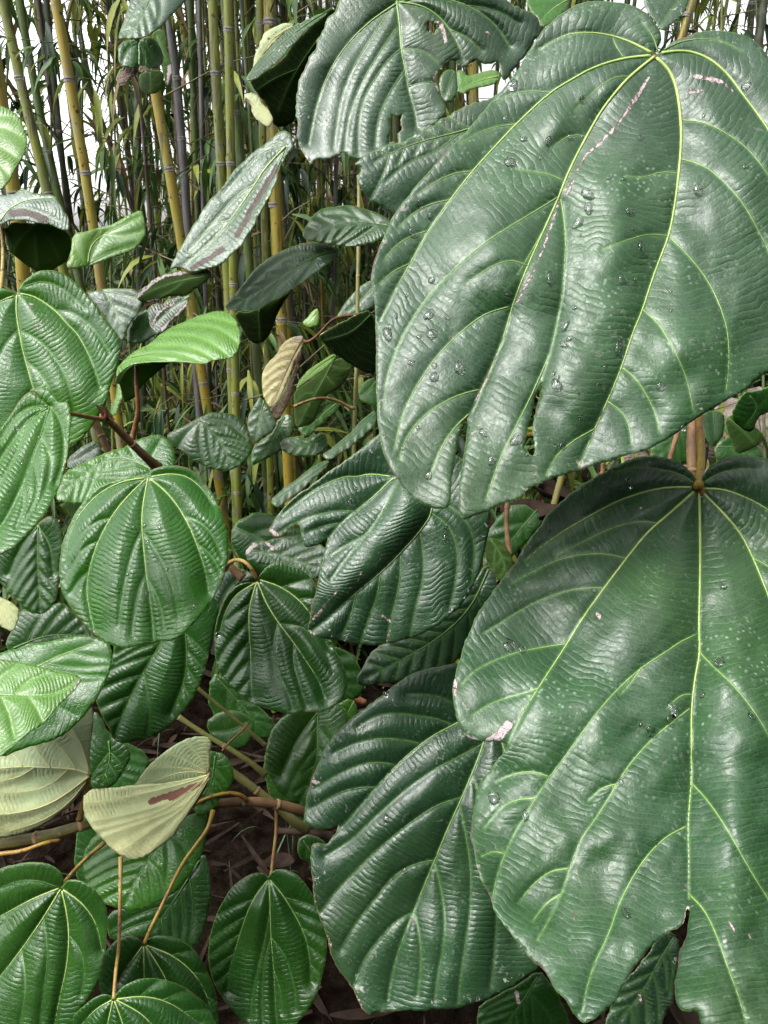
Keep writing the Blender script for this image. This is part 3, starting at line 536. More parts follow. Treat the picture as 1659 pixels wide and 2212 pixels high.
L8 = S('556,1253 550,1258 530,1255 500,1273 480,1303 467,1343 464,1373 462,1411 472,1446 495,1481 520,1509 555,1526 590,1536 630,1544 670,1539 705,1536 730,1521 745,1506 752,1476 747,1451 730,1410 710,1370 695,1310 682,1263 670,1243 640,1223 600,1212 575,1222 560,1246',
  ['557,1258 575,1303 600,1343 635,1388 670,1441 690,1471 700,1506', '555,1258 540,1303 537,1348 542,1408 542,1461 545,1506', '562,1253 610,1268 655,1303 685,1348 710,1400', '552,1260 510,1283 485,1323 473,1375',
   '600,1343 590,1390 600,1450 625,1500 632,1530', '605,1348 650,1350 690,1390 715,1440', '635,1388 632,1430 650,1490 662,1525'],
  prim=4, d0=1.0, gy=-.16, cv=.28, mat='dim', puff=9, lam=12, g=4.5, pr=2.0, auto=[(1, 5, (1,), 50), (2, 4, (-1,), 50)], seed=14, vmat='vein')
leaf('L8', 'dark green heart-shaped pleated leaf just left of the folded middle leaf', [L8],
     petiole=('485,1228 500,1211 520,1208 540,1222 555,1250', [1.10, 1.05, 1.0, .99, 1.0], (4.5, 3.5), 'petiole'), group=GB)

L9 = S('245,1416 235,1440 215,1481 202,1501 210,1526 235,1571 245,1601 280,1605 320,1596 350,1581 390,1546 425,1496 445,1446 455,1401 462,1371 475,1300 440,1270 380,1260 300,1270 260,1330',
  ['390,1320 350,1386 310,1451 280,1506 255,1566 248,1595', '395,1325 405,1400 400,1470 370,1540', '310,1451 320,1500 325,1550 318,1590', '350,1386 300,1400 250,1430'], prim=2, d0=1.08, gy=-.12, cv=.25, mat='dim', puff=8, lam=12, g=4.5, pr=1.7, auto=[(1, 5, (-1,), 45), (0, 5, (1,), 50)])
leaf('L9', 'dark pleated leaf hanging directly beneath the glossy round leaf', [L9], group=GB)

L10a = S('252,818 250,803 256,790 270,775 290,758 325,743 350,718 400,693 450,675 490,671 505,682 516,703 520,728 515,758 500,776 465,778 455,782 445,786 400,783 350,782 300,785 275,791 262,803',
  ['285,772 340,762 390,765 440,783', '320,748 370,745 420,752 462,775', '345,727 400,720 450,735 495,770', '380,705 430,700 480,712 512,740', '420,688 465,685 507,700', '268,785 300,772 340,774 380,782'], prim=1, d0=.90, gx=-.15, gy=-.6, cu=.10, cv=2.2, base=(255, 805), tip=(515, 725), mat='bright', puff=11, lam=10, g=4, pr=1.2, rag=.8, wave=1.0, vmat='vein_dim', seed=5)
L10b = S('250,822 256,808 275,790 310,783 372,780 340,803 310,828 290,858 270,870 260,850', ['296,783 292,815 285,855', '300,785 330,790 355,785', '294,784 270,800 258,825'], prim=1, d0=.93, gy=.5, mat='underdark', puff=4, lam=10, g=4, pr=1.6, sign=-1, smooth_out=False)
L10c = S('255,825 262,845 266,860 260,872 255,880 248,898 237,894 240,880 247,865 252,845', [], d0=.90, gx=-.5, mat='bright', g=4, puff=0, cv=.8)
leaf('L10', 'bright yellow-green leaf arched sideways over its underside, on an upright russet stalk', [L10a, L10b, L10c],
     petiole=('296,790 294,830 300,883 292,923 285,950', [.925, .93, .94, .95, .955], (4, 5.5), 'petiole_red'), group=GB)

L11 = S('37,635 42,618 55,605 80,587 110,581 140,590 170,615 200,650 225,685 250,715 262,743 260,768 250,803 240,833 230,873 200,918 175,953 150,970 120,985 80,1000 20,990 -60,940 -100,800 -90,700 -50,640 -20,622 10,622 30,630',
  ['37,638 35,673 42,718 52,768 65,813 72,838 90,900 100,960', '45,635 75,640 120,670 150,705 170,723 200,783 215,835', '30,640 0,650 -40,680', '42,715 75,728 110,758 140,808 155,858 160,900', '55,780 85,803 110,843 125,890', '40,713 15,738 0,768 -40,830', '55,618 95,605 140,625 180,665', '72,838 50,870 40,920', '120,670 160,675 205,710 235,760'],
  prim=3, d0=1.02, gy=-.10, cu=.05, cv=.15, mat='mid', puff=6, lam=12, g=5, pr=2.2, rag=.9, scars=[('62,656 70,658', 1), ('72,706 85,712', 1), ('80,702 92,700', 0)], seed=9)
leaf('L11', 'broad smooth green leaf at the left edge with yellow midrib and tiny black nicks', [L11], group=GB)

L12 = S('110,880 92,866 72,850 65,843 90,835 110,843 120,858 126,868 145,868 152,878 154,908 150,948 145,988 135,1028 122,1068 100,1108 70,1143 30,1183 0,1198 -50,1190 -90,1100 -80,980 -40,940 0,928 20,900 40,868 55,853 70,845 95,866',
  ['107,880 90,938 70,988 50,1043 20,1108 0,1138 -20,1160', '105,880 60,908 25,953 0,993 -30,1040', '112,880 132,908 140,958 135,1008 120,1045', '103,878 65,878 30,903 0,950', '90,938 110,985 105,1040 80,1100', '70,988 85,1040 75,1090 50,1130', '60,908 45,960 20,1010 -10,1060', '50,1043 55,1090 35,1140'],
  prim=4, d0=.70, gy=-.26, gx=0, cv=.30, mat='mid', puff=6, lam=12, g=4.5, pr=1.5, rag=.8, seed=17, smooth_out=False, vmat='vein_dim')
leaf('L12', 'silvery sheened leaf at the left edge, oval, nearest the viewer, on a russet twig', [L12],
     petiole=('110,880 150,893 190,901 224,907', [.71, .76, .82, .86], (4, 5), 'petiole_red'), group=GB)

L13 = S('122,1083 125,1058 140,1018 175,1003 220,983 260,968 300,948 340,936 360,946 375,968 380,993 378,1008 350,1040 300,1070 200,1083 150,1090',
  ['330,1015 280,990 240,988 215,1003 180,1025 140,1060', '330,1020 290,1035 225,1030 150,1040', '320,1005 330,980 345,955'], prim=1, d0=.99, gy=-.3, gx=.05, mat='mid', puff=6, lam=11, g=4.5, auto=[(0, 6, (-1, 1), 45)], seed=41, vmat='vein_mid', pr=1.4)
leaf('L13', 'green leaf half hidden above the glossy round leaf and crossed by the brown twig', [L13], group=GB)

L14 = S('80,1140 90,1125 110,1113 125,1125 135,1148 140,1180 130,1208 127,1258 125,1298 100,1323 80,1328 50,1313 20,1288 0,1258 -30,1220 -30,1150 30,1120',
  ['82,1138 82,1188 82,1233 85,1273 87,1318', '80,1138 45,1180 20,1240', '84,1138 110,1175 115,1240'], prim=3, d0=1.05, gy=-.1, cv=.3, mat='dim', puff=6, lam=12, g=4.5, pr=1.4, auto=[(0, 5, (-1, 1), 45)], seed=43)
leaf('L14', 'shaded dark leaf below the silvery leaf at the left edge', [L14], group=GB)

L28 = S('45,1313 80,1325 110,1310 135,1300 160,1320 200,1368 235,1395 200,1410 120,1420 40,1420 10,1400 25,1360', ['30,1400 100,1370 180,1372'], prim=1, d0=1.15, gy=-.2, mat='dim', puff=4, lam=14, g=5, auto=[(0, 4, (-1, 1), 45)])
leaf('L28', 'dark shadowed leaf wedged under the left rim of the glossy round leaf', [L28], group=GB)
L27 = S('-30,1275 0,1286 40,1311 42,1330 30,1368 10,1355 -30,1340', ['-20,1300 10,1315 38,1330'], prim=1, d0=1.08, gy=-.2, mat='under', puff=3, lam=12, g=4, pr=1, auto=[(0, 3, (-1, 1), 45)])
leaf('L27', 'small pale leaf underside poking in at the left edge', [L27], group=GB)

L15a = S('0,1409 75,1391 150,1376 190,1371 235,1386 245,1411 240,1446 220,1491 200,1521 175,1556 140,1586 100,1604 50,1616 0,1640 -60,1600 -60,1430', ['-20,1480 60,1450 130,1415 200,1390', '90,1436 130,1450 180,1460 225,1460', '50,1452 90,1500 130,1530 165,1545'], prim=1, d0=.93, gy=-.25, mat='mid', puff=4, lam=14, g=5, auto=[(0, 3, (1,), 40)], seed=51)
leaf('L15a', 'flat green leaf under the shiny tipped leaf at the left edge', [L15a], group=GB)
L15b = S('-80,1420 0,1424 50,1429 100,1446 150,1454 174,1462 175,1472 145,1506 110,1546 75,1576 30,1611 0,1639 -80,1660', ['-40,1500 0,1502 75,1504 125,1499 168,1470', '30,1503 60,1470 100,1455', '0,1502 20,1540 30,1590', '60,1504 80,1530 90,1555', '-30,1500 0,1460 40,1435'], prim=1, d0=.80, gy=-.35, gx=.05, mat='bright', puff=6, lam=10, g=4, pr=1.3, vmat='vein_dim', scars=[('174,1466 160,1490 148,1505', 1)], seed=52)
leaf('L15b', 'bright shiny leaf tip jutting in from the left edge with a brown withered corner', [L15b], group=GB)

L16 = S('197,1508 203,1546 198,1596 194,1646 192,1675 175,1716 140,1751 90,1786 40,1804 0,1814 -80,1810 -80,1640 0,1610 75,1570 125,1545 160,1520',
  ['193,1672 165,1661 110,1658 50,1656 0,1659 -50,1665', '192,1668 186,1641 175,1606 155,1571 130,1545', '192,1677 150,1711 100,1741 40,1756 0,1759 -50,1760', '110,1658 90,1636 70,1600 55,1580', '50,1656 30,1630 0,1620', '165,1661 145,1630 120,1600 95,1575', '150,1658 120,1690 70,1710 10,1712', '75,1657 40,1680 -10,1690', '185,1690 150,1735 90,1775 20,1795', '175,1606 160,1590 140,1580'],
  prim=3, d0=.97, gy=-.1, cv=.2, mat='under', under='mid', sign=-1, puff=6, lam=12, g=4.5, pr=2.4, seed=61, scars=[('185,1685 150,1722 110,1742', -1)])
leaf('L16', 'pale green leaf underside with raised yellow veins at the left edge', [L16],
     petiole=('193,1673 186,1720 178,1745 172,1770', [.975, .985, .99, .995], (4, 6), 'petiole'), group=GB)

L17a = S('286,1703 295,1692 310,1666 340,1636 380,1606 415,1591 445,1591 457,1601 455,1631 452,1671 440,1690 375,1705 325,1712', ['446,1670 400,1665 350,1680 300,1700', '447,1668 430,1630 400,1600', '448,1668 400,1640 360,1625', '449,1667 450,1630 445,1600', '446,1669 380,1655 325,1660'], prim=1, d0=.99, gy=.1, mat='under', sign=-1, puff=3, lam=10, g=4, pr=1.1, seed=62)
L17b = S('182,1706 250,1701 300,1696 375,1689 420,1679 440,1674 455,1671 440,1701 420,1736 395,1776 370,1811 340,1836 300,1859 270,1854 245,1836 220,1811 195,1786 180,1756',
  ['452,1673 390,1696 300,1716 225,1731 184,1735', '450,1676 400,1741 325,1771 240,1801 222,1808', '450,1675 425,1721 380,1781 320,1845', '448,1676 380,1730 300,1755 200,1775', '452,1680 410,1750 350,1820', '448,1677 395,1750 330,1790 262,1840', '451,1673 380,1690 250,1706', '450,1677 360,1750 270,1778 205,1792'],
  prim=1, d0=.96, gx=.05, gy=-.22, mat='under', sign=-1, puff=5, lam=11, g=4, pr=1.3, seed=63, scars=[('440,1690 410,1703 380,1712 350,1722 325,1732', 5), ('400,1708 370,1722', 7)], tip=(230, 1800))
leaf('L17', 'folded pale green leaf underside with a maroon stain, above the bottom left leaves', [L17a, L17b], petiole=('452,1672 440,1705 425,1730 405,1748', [.98, 1.0, 1.01, 1.03], (3, 4), 'petiole_red'), group=GB)

L22 = S('447,1749 450,1796 440,1836 415,1886 380,1926 340,1951 300,1966 260,1966 220,1951 190,1921 175,1871 190,1821 225,1790 300,1760 400,1735', ['410,1748 360,1801 320,1856 290,1905 272,1950', '320,1856 345,1880 355,1930', '360,1801 395,1820 410,1865'], prim=1, d0=1.10, gy=-.25, cv=.2, mat='mid', puff=6, lam=12, g=4.5, auto=[(0, 6, (-1, 1), 50)], vmat='vein_dim', seed=64)
leaf('L22', 'green pleated leaf showing beneath the folded pale underside leaf', [L22], group=GB)
L23 = S('440,1836 455,1880 460,1930 445,2000 425,2050 380,2040 320,2020 240,2040 225,1990 250,1960 340,1950 415,1886', ['430,1860 380,1940 330,2010'], prim=1, d0=1.2, gy=-.2, mat='dim', puff=4, g=5, auto=[(0, 4, (-1, 1), 45)])
leaf('L23', 'very dark leaf in shade behind the bottom left stalks', [L23], group=GB)
L25 = S('200,1536 215,1541 235,1586 275,1606 283,1631 270,1661 250,1691 235,1705 195,1705 190,1620', ['235,1600 240,1640 220,1690'], prim=1, d0=1.14, gy=-.15, mat='dim', puff=4, g=4.5, auto=[(0, 3, (-1, 1), 45)])
leaf('L25', 'small blue-green shaded leaf between the two pale undersides', [L25], group=GB)
L26 = S('450,1620 475,1626 490,1636 505,1661 505,1691 480,1721 465,1746 430,1765 415,1745 430,1700 445,1660', ['465,1632 460,1680 440,1740'], prim=1, d0=1.08, gy=-.2, cv=.3, mat='mid', puff=5, g=4, auto=[(0, 4, (-1, 1), 50)], vmat='vein_dim')
leaf('L26', 'small green leaf behind the tip of the folded pale leaf', [L26], group=GB)

L18 = S('131,1919 138,1906 136,1888 115,1869 85,1861 40,1864 10,1871 -60,1900 -120,2000 -140,2150 -80,2280 60,2300 150,2290 165,2191 190,2156 215,2121 227,2071 232,2021 234,1976 222,1941 200,1916 170,1899 147,1900 137,1912',
  ['131,1921 95,1981 50,2046 0,2111 -60,2180', '134,1924 145,1971 150,2021 145,2086 130,2151 120,2200 115,2250', '127,1919 70,1941 25,1966 0,1979 -50,2010', '137,1922 180,1951 210,1996 220,2050', '125,1916 85,1901 40,1901 0,1918', '47,2050 55,2096 55,2151 45,2201 40,2260', '95,1981 105,2060 95,2140 85,2220', '150,2021 175,2050 185,2100 175,2150', '25,1966 0,2010 -40,2060'],
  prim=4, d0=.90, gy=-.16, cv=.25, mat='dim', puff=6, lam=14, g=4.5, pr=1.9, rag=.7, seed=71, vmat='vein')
leaf('L18', 'dark broad leaf in the bottom left corner with pale radiating veins', [L18], petiole=('225,1821 190,1851 160,1880 135,1912', [1.02, .99, .95, .905], (4, 4), 'petiole'), group=GB)
L19 = S('310,2040 300,2026 280,2019 255,2026 235,2046 220,2071 212,2121 230,2200 300,2260 400,2280 470,2290 475,2220 472,2201 470,2156 455,2111 435,2071 410,2041 380,2024 345,2019 320,2026',
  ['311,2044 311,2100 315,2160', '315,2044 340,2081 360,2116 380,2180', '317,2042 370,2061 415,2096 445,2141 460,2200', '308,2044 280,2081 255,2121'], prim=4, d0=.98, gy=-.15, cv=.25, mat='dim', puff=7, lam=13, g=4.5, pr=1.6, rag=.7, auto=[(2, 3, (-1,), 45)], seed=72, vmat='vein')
leaf('L19', 'dark bottom leaf half covered by the rounded bottom leaf, on a slanting yellow stalk', [L19], petiole=('460,1751 450,1791 420,1830 390,1871 350,1956 325,2005 312,2038', [1.06, 1.04, 1.03, 1.02, 1.0, .98, .975], (4.5, 3.5), 'petiole_yellow'), group=GB)
L20 = S('247,2159 250,2146 270,2126 305,2112 350,2114 390,2126 425,2151 455,2176 472,2211 480,2260 450,2340 350,2400 230,2400 120,2340 130,2260 150,2205 170,2181 200,2156 225,2146 240,2151',
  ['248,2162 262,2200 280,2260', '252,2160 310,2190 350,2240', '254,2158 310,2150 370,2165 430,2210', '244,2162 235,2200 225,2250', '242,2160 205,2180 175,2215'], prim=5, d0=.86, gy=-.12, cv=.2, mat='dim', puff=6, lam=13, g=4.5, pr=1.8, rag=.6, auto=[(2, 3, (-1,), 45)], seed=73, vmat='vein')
leaf('L20', 'rounded green leaf cut off by the bottom edge below a long upright stalk', [L20], petiole=('261,1851 259,1971 257,2046 250,2100 246,2158', [1.0, .96, .92, .88, .86], (4.2, 3.6), 'petiole'), group=GB)
L21 = S('580,1896 573,1886 550,1884 525,1896 500,1916 475,1956 460,1996 450,2036 450,2081 460,2121 480,2156 505,2186 530,2211 570,2235 620,2240 655,2196 680,2161 697,2111 706,2061 705,2021 695,1976 675,1931 650,1896 625,1879 600,1876 586,1884',
  ['581,1901 584,1961 585,2021 592,2096 595,2171 600,2225', '579,1901 550,1936 530,1981 510,2046 495,2096 492,2140', '584,1901 610,1931 635,1971 660,2021 670,2071 672,2120', '584,1961 575,2020 560,2080 545,2150 540,2200', '586,2025 615,2060 635,2120 640,2180', '585,2025 570,2080 565,2150 568,2210', '592,2096 605,2130 612,2190'],
  prim=3, d0=1.08, gy=-.14, cv=.25, mat='dim', puff=7, lam=13, g=4.5, pr=1.6, rag=.5, auto=[(1, 5, (1,), 45), (2, 5, (-1,), 45)], seed=74, vmat='vein_mid')
leaf('L21', 'whole oval green leaf at the bottom centre hanging from a straight ochre stalk', [L21], petiole=('597,1739 597,1796 590,1850 585,1896', [1.13, 1.12, 1.10, 1.085], (3.6, 3.2), 'petiole'), group=GB)
L24 = S('612,1546 590,1571 575,1611 572,1651 585,1686 605,1716 630,1733 660,1738 690,1660 740,1600 760,1540 720,1510 660,1520', ['688,1525 685,1596 687,1631 670,1690 650,1730', '685,1540 640,1600 610,1670'], prim=2, d0=1.27, gy=-.2, mat='dim', puff=5, lam=13, g=5, pr=1.8, auto=[(0, 4, (1, -1), 45)])
leaf('L24', 'dark leaf in shade between the heart-shaped leaf and large lower centre leaf', [L24], group=GB)

# ================================================================== LEAVES (upper middle and left)
L29a = S('365,585 372,560 400,520 425,475 450,440 475,410 500,375 530,345 560,320 590,295 610,280 625,285 635,300 632,320 615,340 600,380 585,425 555,475 525,525 490,565 450,585 415,585 390,580',
  ['617,317 575,360 550,400 520,445 495,480 450,530 395,575', '612,316 570,325 530,365 480,420', '615,325 605,350 580,400 540,465', '550,400 515,420 470,470 420,530', '500,475 455,490 410,540', '617,316 600,305 575,318'], prim=1, d0=1.12, gx=-.1, gy=-.2, cu=.0, cv=-.9, mat='greybrown', puff=6, lam=15, g=4.5, pr=2.4, seed=81, tip=(380, 580),
  scars=[('597,362 585,385 572,405 550,440 530,480 512,508', 5), ('480,538 460,553 440,565 415,580', 4)], rag=2)
L29b = S('295,635 310,620 340,597 375,583 415,585 455,583 440,610 410,635 370,645 325,655 300,650', ['440,598 380,608 310,635', '400,605 380,625 350,640'], prim=1, d0=1.10, gy=.1, mat='underdark', under='brown', puff=3, lam=9, g=4, pr=1, sign=-1, rag=4.5, seed=82, scars=[('298,640 340,600 400,588 452,586', 3), ('320,652 370,645', 2)])
leaf('L29', 'long slender grey-green leaf slanting before the bamboo, with brown stripe and curled tip', [L29a, L29b], group=GB)
L30a = S('482,667 500,645 525,615 550,580 590,550 625,535 660,522 700,525 735,540 720,560 675,595 630,625 590,650 545,673 510,671', ['735,540 690,550 630,580 570,620 495,665', '700,548 660,570 610,610 545,660', '680,553 640,545 590,570 530,625'], prim=1, d0=1.22, gy=-.5, gx=.1, mat='grey', puff=7, lam=10, g=4, pr=1.4, vmat='vein_dim', auto=[(0, 5, (-1, 1), 40)], rag=.7)
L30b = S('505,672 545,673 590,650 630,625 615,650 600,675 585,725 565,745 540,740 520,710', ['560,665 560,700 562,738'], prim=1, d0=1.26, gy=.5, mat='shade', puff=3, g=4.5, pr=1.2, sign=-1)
leaf('L30', 'narrow dark silvery leaf arching right of the slender leaf, green underside hanging below', [L30a, L30b], group=GB)
L31 = S('652,505 665,480 685,455 720,443 775,445 829,465 860,490 820,522 775,533 725,532 685,525 660,517', ['850,490 780,478 720,485 665,512', '800,480 750,462 700,465'], prim=1, d0=1.18, gy=-.3, gx=-.1, cv=.6, mat='dim', puff=8, lam=11, g=4, pr=1.3, vmat='vein_dim', auto=[(0, 5, (-1, 1), 50)])
leaf('L31', 'short dark leaf poking out left from under the torn lobe, mid height', [L31], group=GB)
L34a = S('532,172 540,155 560,130 590,95 625,65 665,40 720,15 700,40 690,42 650,75 620,110 600,135 570,155 550,172', ['715,18 650,60 590,110 540,165'], prim=1, d0=1.10, gy=-.5, mat='grey', puff=5, lam=8, g=4, pr=1.2, vmat='vein_dim', auto=[(0, 6, (1,), 50)], rag=1.8)
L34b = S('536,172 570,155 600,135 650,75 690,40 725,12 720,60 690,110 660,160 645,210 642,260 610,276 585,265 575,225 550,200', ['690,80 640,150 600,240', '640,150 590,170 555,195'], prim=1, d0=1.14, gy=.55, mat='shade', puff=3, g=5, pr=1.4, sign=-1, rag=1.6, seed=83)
leaf('L34', 'dark leaf underside with grey folded rim left of the top centre leaf', [L34a, L34b], group=GB)
L34c = S('545,150 550,130 565,75 590,60 610,50 635,52 632,62 615,70 575,110 560,135', ['630,58 590,80 555,130'], prim=1, d0=1.2, gy=-.2, mat='under', under='bright', puff=3, g=4, pr=1, scars=[('630,55 600,65 580,85', 0)], rag=1.5)
leaf('L34c', 'small pale yellow curled leaf behind the grey folded rim near the top', [L34c], group=GB)
L34d = S('525,205 550,200 570,222 585,245 592,262 580,278 560,262 545,250 538,225', ['530,208 560,235 582,270'], prim=1, d0=1.2, gy=-.2, mat='under', puff=2, g=4, pr=1, rag=2)
leaf('L34d', 'small pale tattered leaf piece below the dark underside near the top', [L34d], group=GB)
L35 = S('255,85 260,65 268,45 275,20 285,-10 300,-40 400,-40 412,-10 405,0 375,30 350,55 325,75 300,86 270,83', ['330,-20 315,20 290,60 275,80', '335,-20 350,10 340,50', '325,-10 290,20 270,60'], prim=1, d0=1.05, gy=-.35, cv=.5, mat='grey', puff=7, lam=12, g=4, pr=1.3, vmat='vein_dim', auto=[(0, 4, (-1, 1), 45)], seed=91)
leaf('L35', 'silver-sheened leaf hanging from the top edge at left before the bamboo', [L35], group=GB)
L35b = S('258,95 275,86 297,84 299,110 299,146 280,148 258,143 256,115', ['298,90 275,105 262,140'], prim=1, d0=1.08, gx=.2, mat='dim', puff=4, g=4, pr=1)
L35c = S('300,84 325,78 345,95 358,130 340,150 300,150 298,115', ['302,86 325,110 345,145', '302,86 310,120 312,148'], prim=1, d0=1.06, gx=.3, mat='dim', puff=6, g=4, pr=1, seed=3)
L35d = S('257,143 275,145 298,146 298,165 270,178 262,182 258,165', [], d0=1.07, mat='brown', g=3, puff=0, wave=9, rag=5.5)
L35e = S('298,143 330,145 335,155 320,163 300,160', [], d0=1.045, mat='brown', g=3, puff=0, wave=9, rag=5)
leaf('L35b', 'two-lobed withered dark leaf with crumpled brown edges under the top left leaf', [L35b, L35c, L35d, L35e], group=GB)
L35f = S('300,155 345,152 355,165 352,185 340,200 322,204 305,198 299,180', ['325,156 325,200'], prim=1, d0=1.10, mat='underdark', under='mid', puff=4, g=4, pr=1, gy=-.2, cv=.5, sign=-1)
leaf('L35f', 'small cupped olive leaf end showing under the crumpled brown edges', [L35f], group=GB)
L35g = S('325,70 350,60 362,85 364,120 372,150 368,175 360,190 352,160 345,120 330,95', ['340,80 358,130'], prim=1, d0=1.14, mat='underdark', puff=3, g=4, pr=1, scars=[('368,145 366,180', 6)])
leaf('L35g', 'narrow dark olive leaf strip with brown tip right of the withered dark leaf', [L35g], group=GB)
L36 = S('0,228 20,237 40,250 52,275 60,300 57,325 42,350 30,370 20,395 0,415 -60,400 -80,300 -50,235', ['-30,240 -20,310 -5,390', '-25,270 20,280 50,300', '-20,310 15,325 40,345', '-10,350 10,365 22,385', '-28,255 10,250 30,255'], prim=1, d0=1.0, gy=-.3, cv=.3, mat='bright', puff=5, lam=9, g=4, pr=1, vmat='vein_dim', rag=.8)
leaf('L36', 'pale bright green leaf at the left edge against the bamboo', [L36], group=GB)
L37a = S('-60,430 0,420 25,425 50,405 75,417 120,420 135,450 150,485 152,500 110,485 75,482 30,477 0,484 -40,470', ['0,478 20,450 60,430 120,428', '20,450 70,450 130,480', '60,432 55,415'], prim=1, d0=1.16, gy=-.35, mat='greybrown', puff=5, lam=10, g=3.5, pr=1.5, rag=2.5, wave=2.5, scars=[('25,462 60,458 100,476', 6), ('125,425 140,460 152,498', 0)])
L37b = S('8,482 75,482 115,485 152,502 157,530 148,560 130,575 90,590 60,575 40,560 15,535', ['75,484 78,530 82,580', '75,486 110,520 130,560', '74,486 40,520 30,550'], prim=1, d0=1.19, gy=.5, mat='underdark', puff=4, g=4, pr=1.3, sign=-1, seed=84)
leaf('L37', 'crumpled leaf with a dark brown patch at the left edge, glowing green underside below', [L37a, L37b], petiole=('5,490 8,540 5,600 0,640', [1.2, 1.2, 1.18, 1.16], (4, 4), 'petiole'), group=GB)
L38 = S('140,577 155,550 157,505 190,500 220,492 250,480 280,465 305,452 314,475 315,505 300,535 260,550 225,560 190,575 160,582', ['190,570 195,530 225,505 260,490 300,470', '190,570 165,545 158,520', '195,530 215,500', '225,505 265,510 305,500', '190,570 240,545 290,530'], prim=1, d0=1.38, gy=-.2, gx=.15, mat='bright', under='mid', puff=5, lam=14, g=4, pr=1.5, vmat='vein', folds=[('190,570 225,505', 10, 20)])
leaf('L38', 'light green angular leaf in front of the bamboo left of the slender leaf', [L38], group=GB)
L39 = S('185,635 210,625 260,622 295,625 308,645 300,675 280,700 270,725 265,740 240,710 215,670', ['230,635 250,670 265,720', '225,630 260,635 295,645'], prim=1, d0=1.35, gy=-.2, mat='grey', puff=5, g=4.5, pr=1.3, auto=[(0, 3, (-1, 1), 45)])
leaf('L39', 'dull blue-green leaf just right of the broad smooth leaf', [L39], group=GB)
L39b = S('272,740 278,700 300,672 330,668 345,690 340,720 310,742 285,745', ['320,680 300,715 285,740'], prim=1, d0=1.38, gy=-.1, mat='dim', puff=4, g=4.5, pr=1)
leaf('L39b', 'small dark leaf above the arched yellow-green leaf', [L39b], group=GB)
L40 = S('322,680 325,660 345,655 370,640 400,640 415,630 412,655 390,675 370,690 350,715 335,722 325,705', ['410,640 370,665 335,700'], prim=1, d0=1.22, gy=-.1, mat='grey', puff=6, lam=8, g=3.5, wave=5, rag=4, pr=1, scars=[('330,700 345,670 380,655', 2), ('350,712 385,680 405,655', 3)])
leaf('L40', 'small crumpled grey and white withered leaf above the arched yellow-green leaf', [L40], group=GB)
L41a = S('658,725 640,725 621,733 605,749 598,767 579,783 568,802 565,828 566,852 574,868 586,884 603,862 619,828 628,800 640,775 655,748', ['655,730 635,765 615,810 595,860 588,880', '640,755 610,755 585,782', '630,775 600,780 572,805', '622,795 595,802 567,828', '612,818 590,825 568,850', '602,842 585,850 575,865', '650,740 625,738 608,750'], prim=1, d0=1.30, gx=-.2, gy=-.1, mat='dead', puff=5, lam=14, g=3.5, pr=1.1, vmat='vein_brown', scars=[('655,728 640,730 630,740', 2)], rag=.8)
L41b = S('656,742 649,775 640,815 635,841 624,868 613,892 598,911 594,893 585,888 588,880 603,862 619,828 628,800 640,775', ['640,790 615,850 600,885'], prim=1, d0=1.29, gx=.4, mat='brown', puff=3, g=3.5, pr=.9, wave=2, rag=1.5)
leaf('L41', 'hanging tan dead leaf with parallel ribs and a curled brown side', [L41a, L41b], petiole=('656,737 664,741 687,725 714,693 735,683 777,679 800,682', [1.3, 1.3, 1.29, 1.28, 1.27, 1.25, 1.24], (3, 3.2), 'petiole_red'), group=GB)
L42a = S('637,841 650,815 666,799 693,783 719,765 727,769 703,796 677,817 650,836', ['722,768 680,795 642,836'], prim=1, d0=1.38, gy=-.5, mat='bright', puff=3, g=4, pr=1, vmat='vein_dim')
L42b = S('635,843 677,817 727,771 756,778 763,794 751,820 730,841 703,855 690,881 672,915 650,926 636,921 635,880', ['722,775 700,820 665,880 645,920', '715,790 740,800 758,795', '705,812 725,835', '680,850 660,850 640,870'], prim=1, d0=1.41, mat='underdark', under='bright', puff=4, lam=14, g=4, pr=1.3, sign=-1, gy=-.05)
leaf('L42', 'yellow-green drooping leaf with glowing underside just right of the tan dead leaf', [L42a, L42b], petiole=('637,878 660,867 685,860 709,859 735,868 755,880 767,882', [1.39, 1.37, 1.36, 1.36, 1.37, 1.38, 1.38], (2.8, 3.2), 'petiole'), group=GB)
L43 = S('534,907 545,881 561,855 571,868 586,889 598,913 592,929 571,945 553,960 539,939', ['570,865 560,905 552,955'], prim=1, d0=1.42, gy=-.1, mat='grey', puff=3, lam=16, g=4, pr=1, auto=[(0, 3, (-1, 1), 45)])
leaf('L43', 'smooth grey-green leaf below the tan dead leaf', [L43], group=GB)
L43b = S('545,965 571,945 592,929 600,905 625,890 640,920 620,960 590,985 560,1000 540,1010', ['615,900 590,950 555,1000'], prim=1, d0=1.46, mat='dim', puff=5, lam=12, g=4.5, pr=1, auto=[(0, 4, (-1, 1), 45)])
leaf('L43b', 'dark pleated leaf below the smooth grey-green leaf', [L43b], group=GB)
L44 = S('357,943 372,932 390,923 430,903 455,893 480,890 510,895 530,918 545,948 546,978 525,1003 490,1020 450,1012 410,988 380,968', ['430,906 460,933 485,968 498,1005', '432,910 430,950 440,1000', '440,905 490,910 530,945', '430,908 400,940 385,965'], prim=1, d0=1.30, gy=-.2, cv=.2, mat='dim', puff=6, lam=13, g=4.5, pr=1.5, auto=[(0, 4, (-1, 1), 45)], vmat='vein_dim')
leaf('L44', 'dark green semicircular leaf right of the brown twig', [L44], group=GB)
L45 = S('640,915 652,900 680,885 700,870 730,867 732,880 720,895 690,918 665,945 650,935', ['725,873 690,900 660,930'], prim=1, d0=1.42, gy=-.3, mat='mid', puff=4, g=4, pr=1, auto=[(0, 3, (-1, 1), 45)])
leaf('L45', 'small light green leaf under the drooping yellow-green leaf', [L45], group=GB)
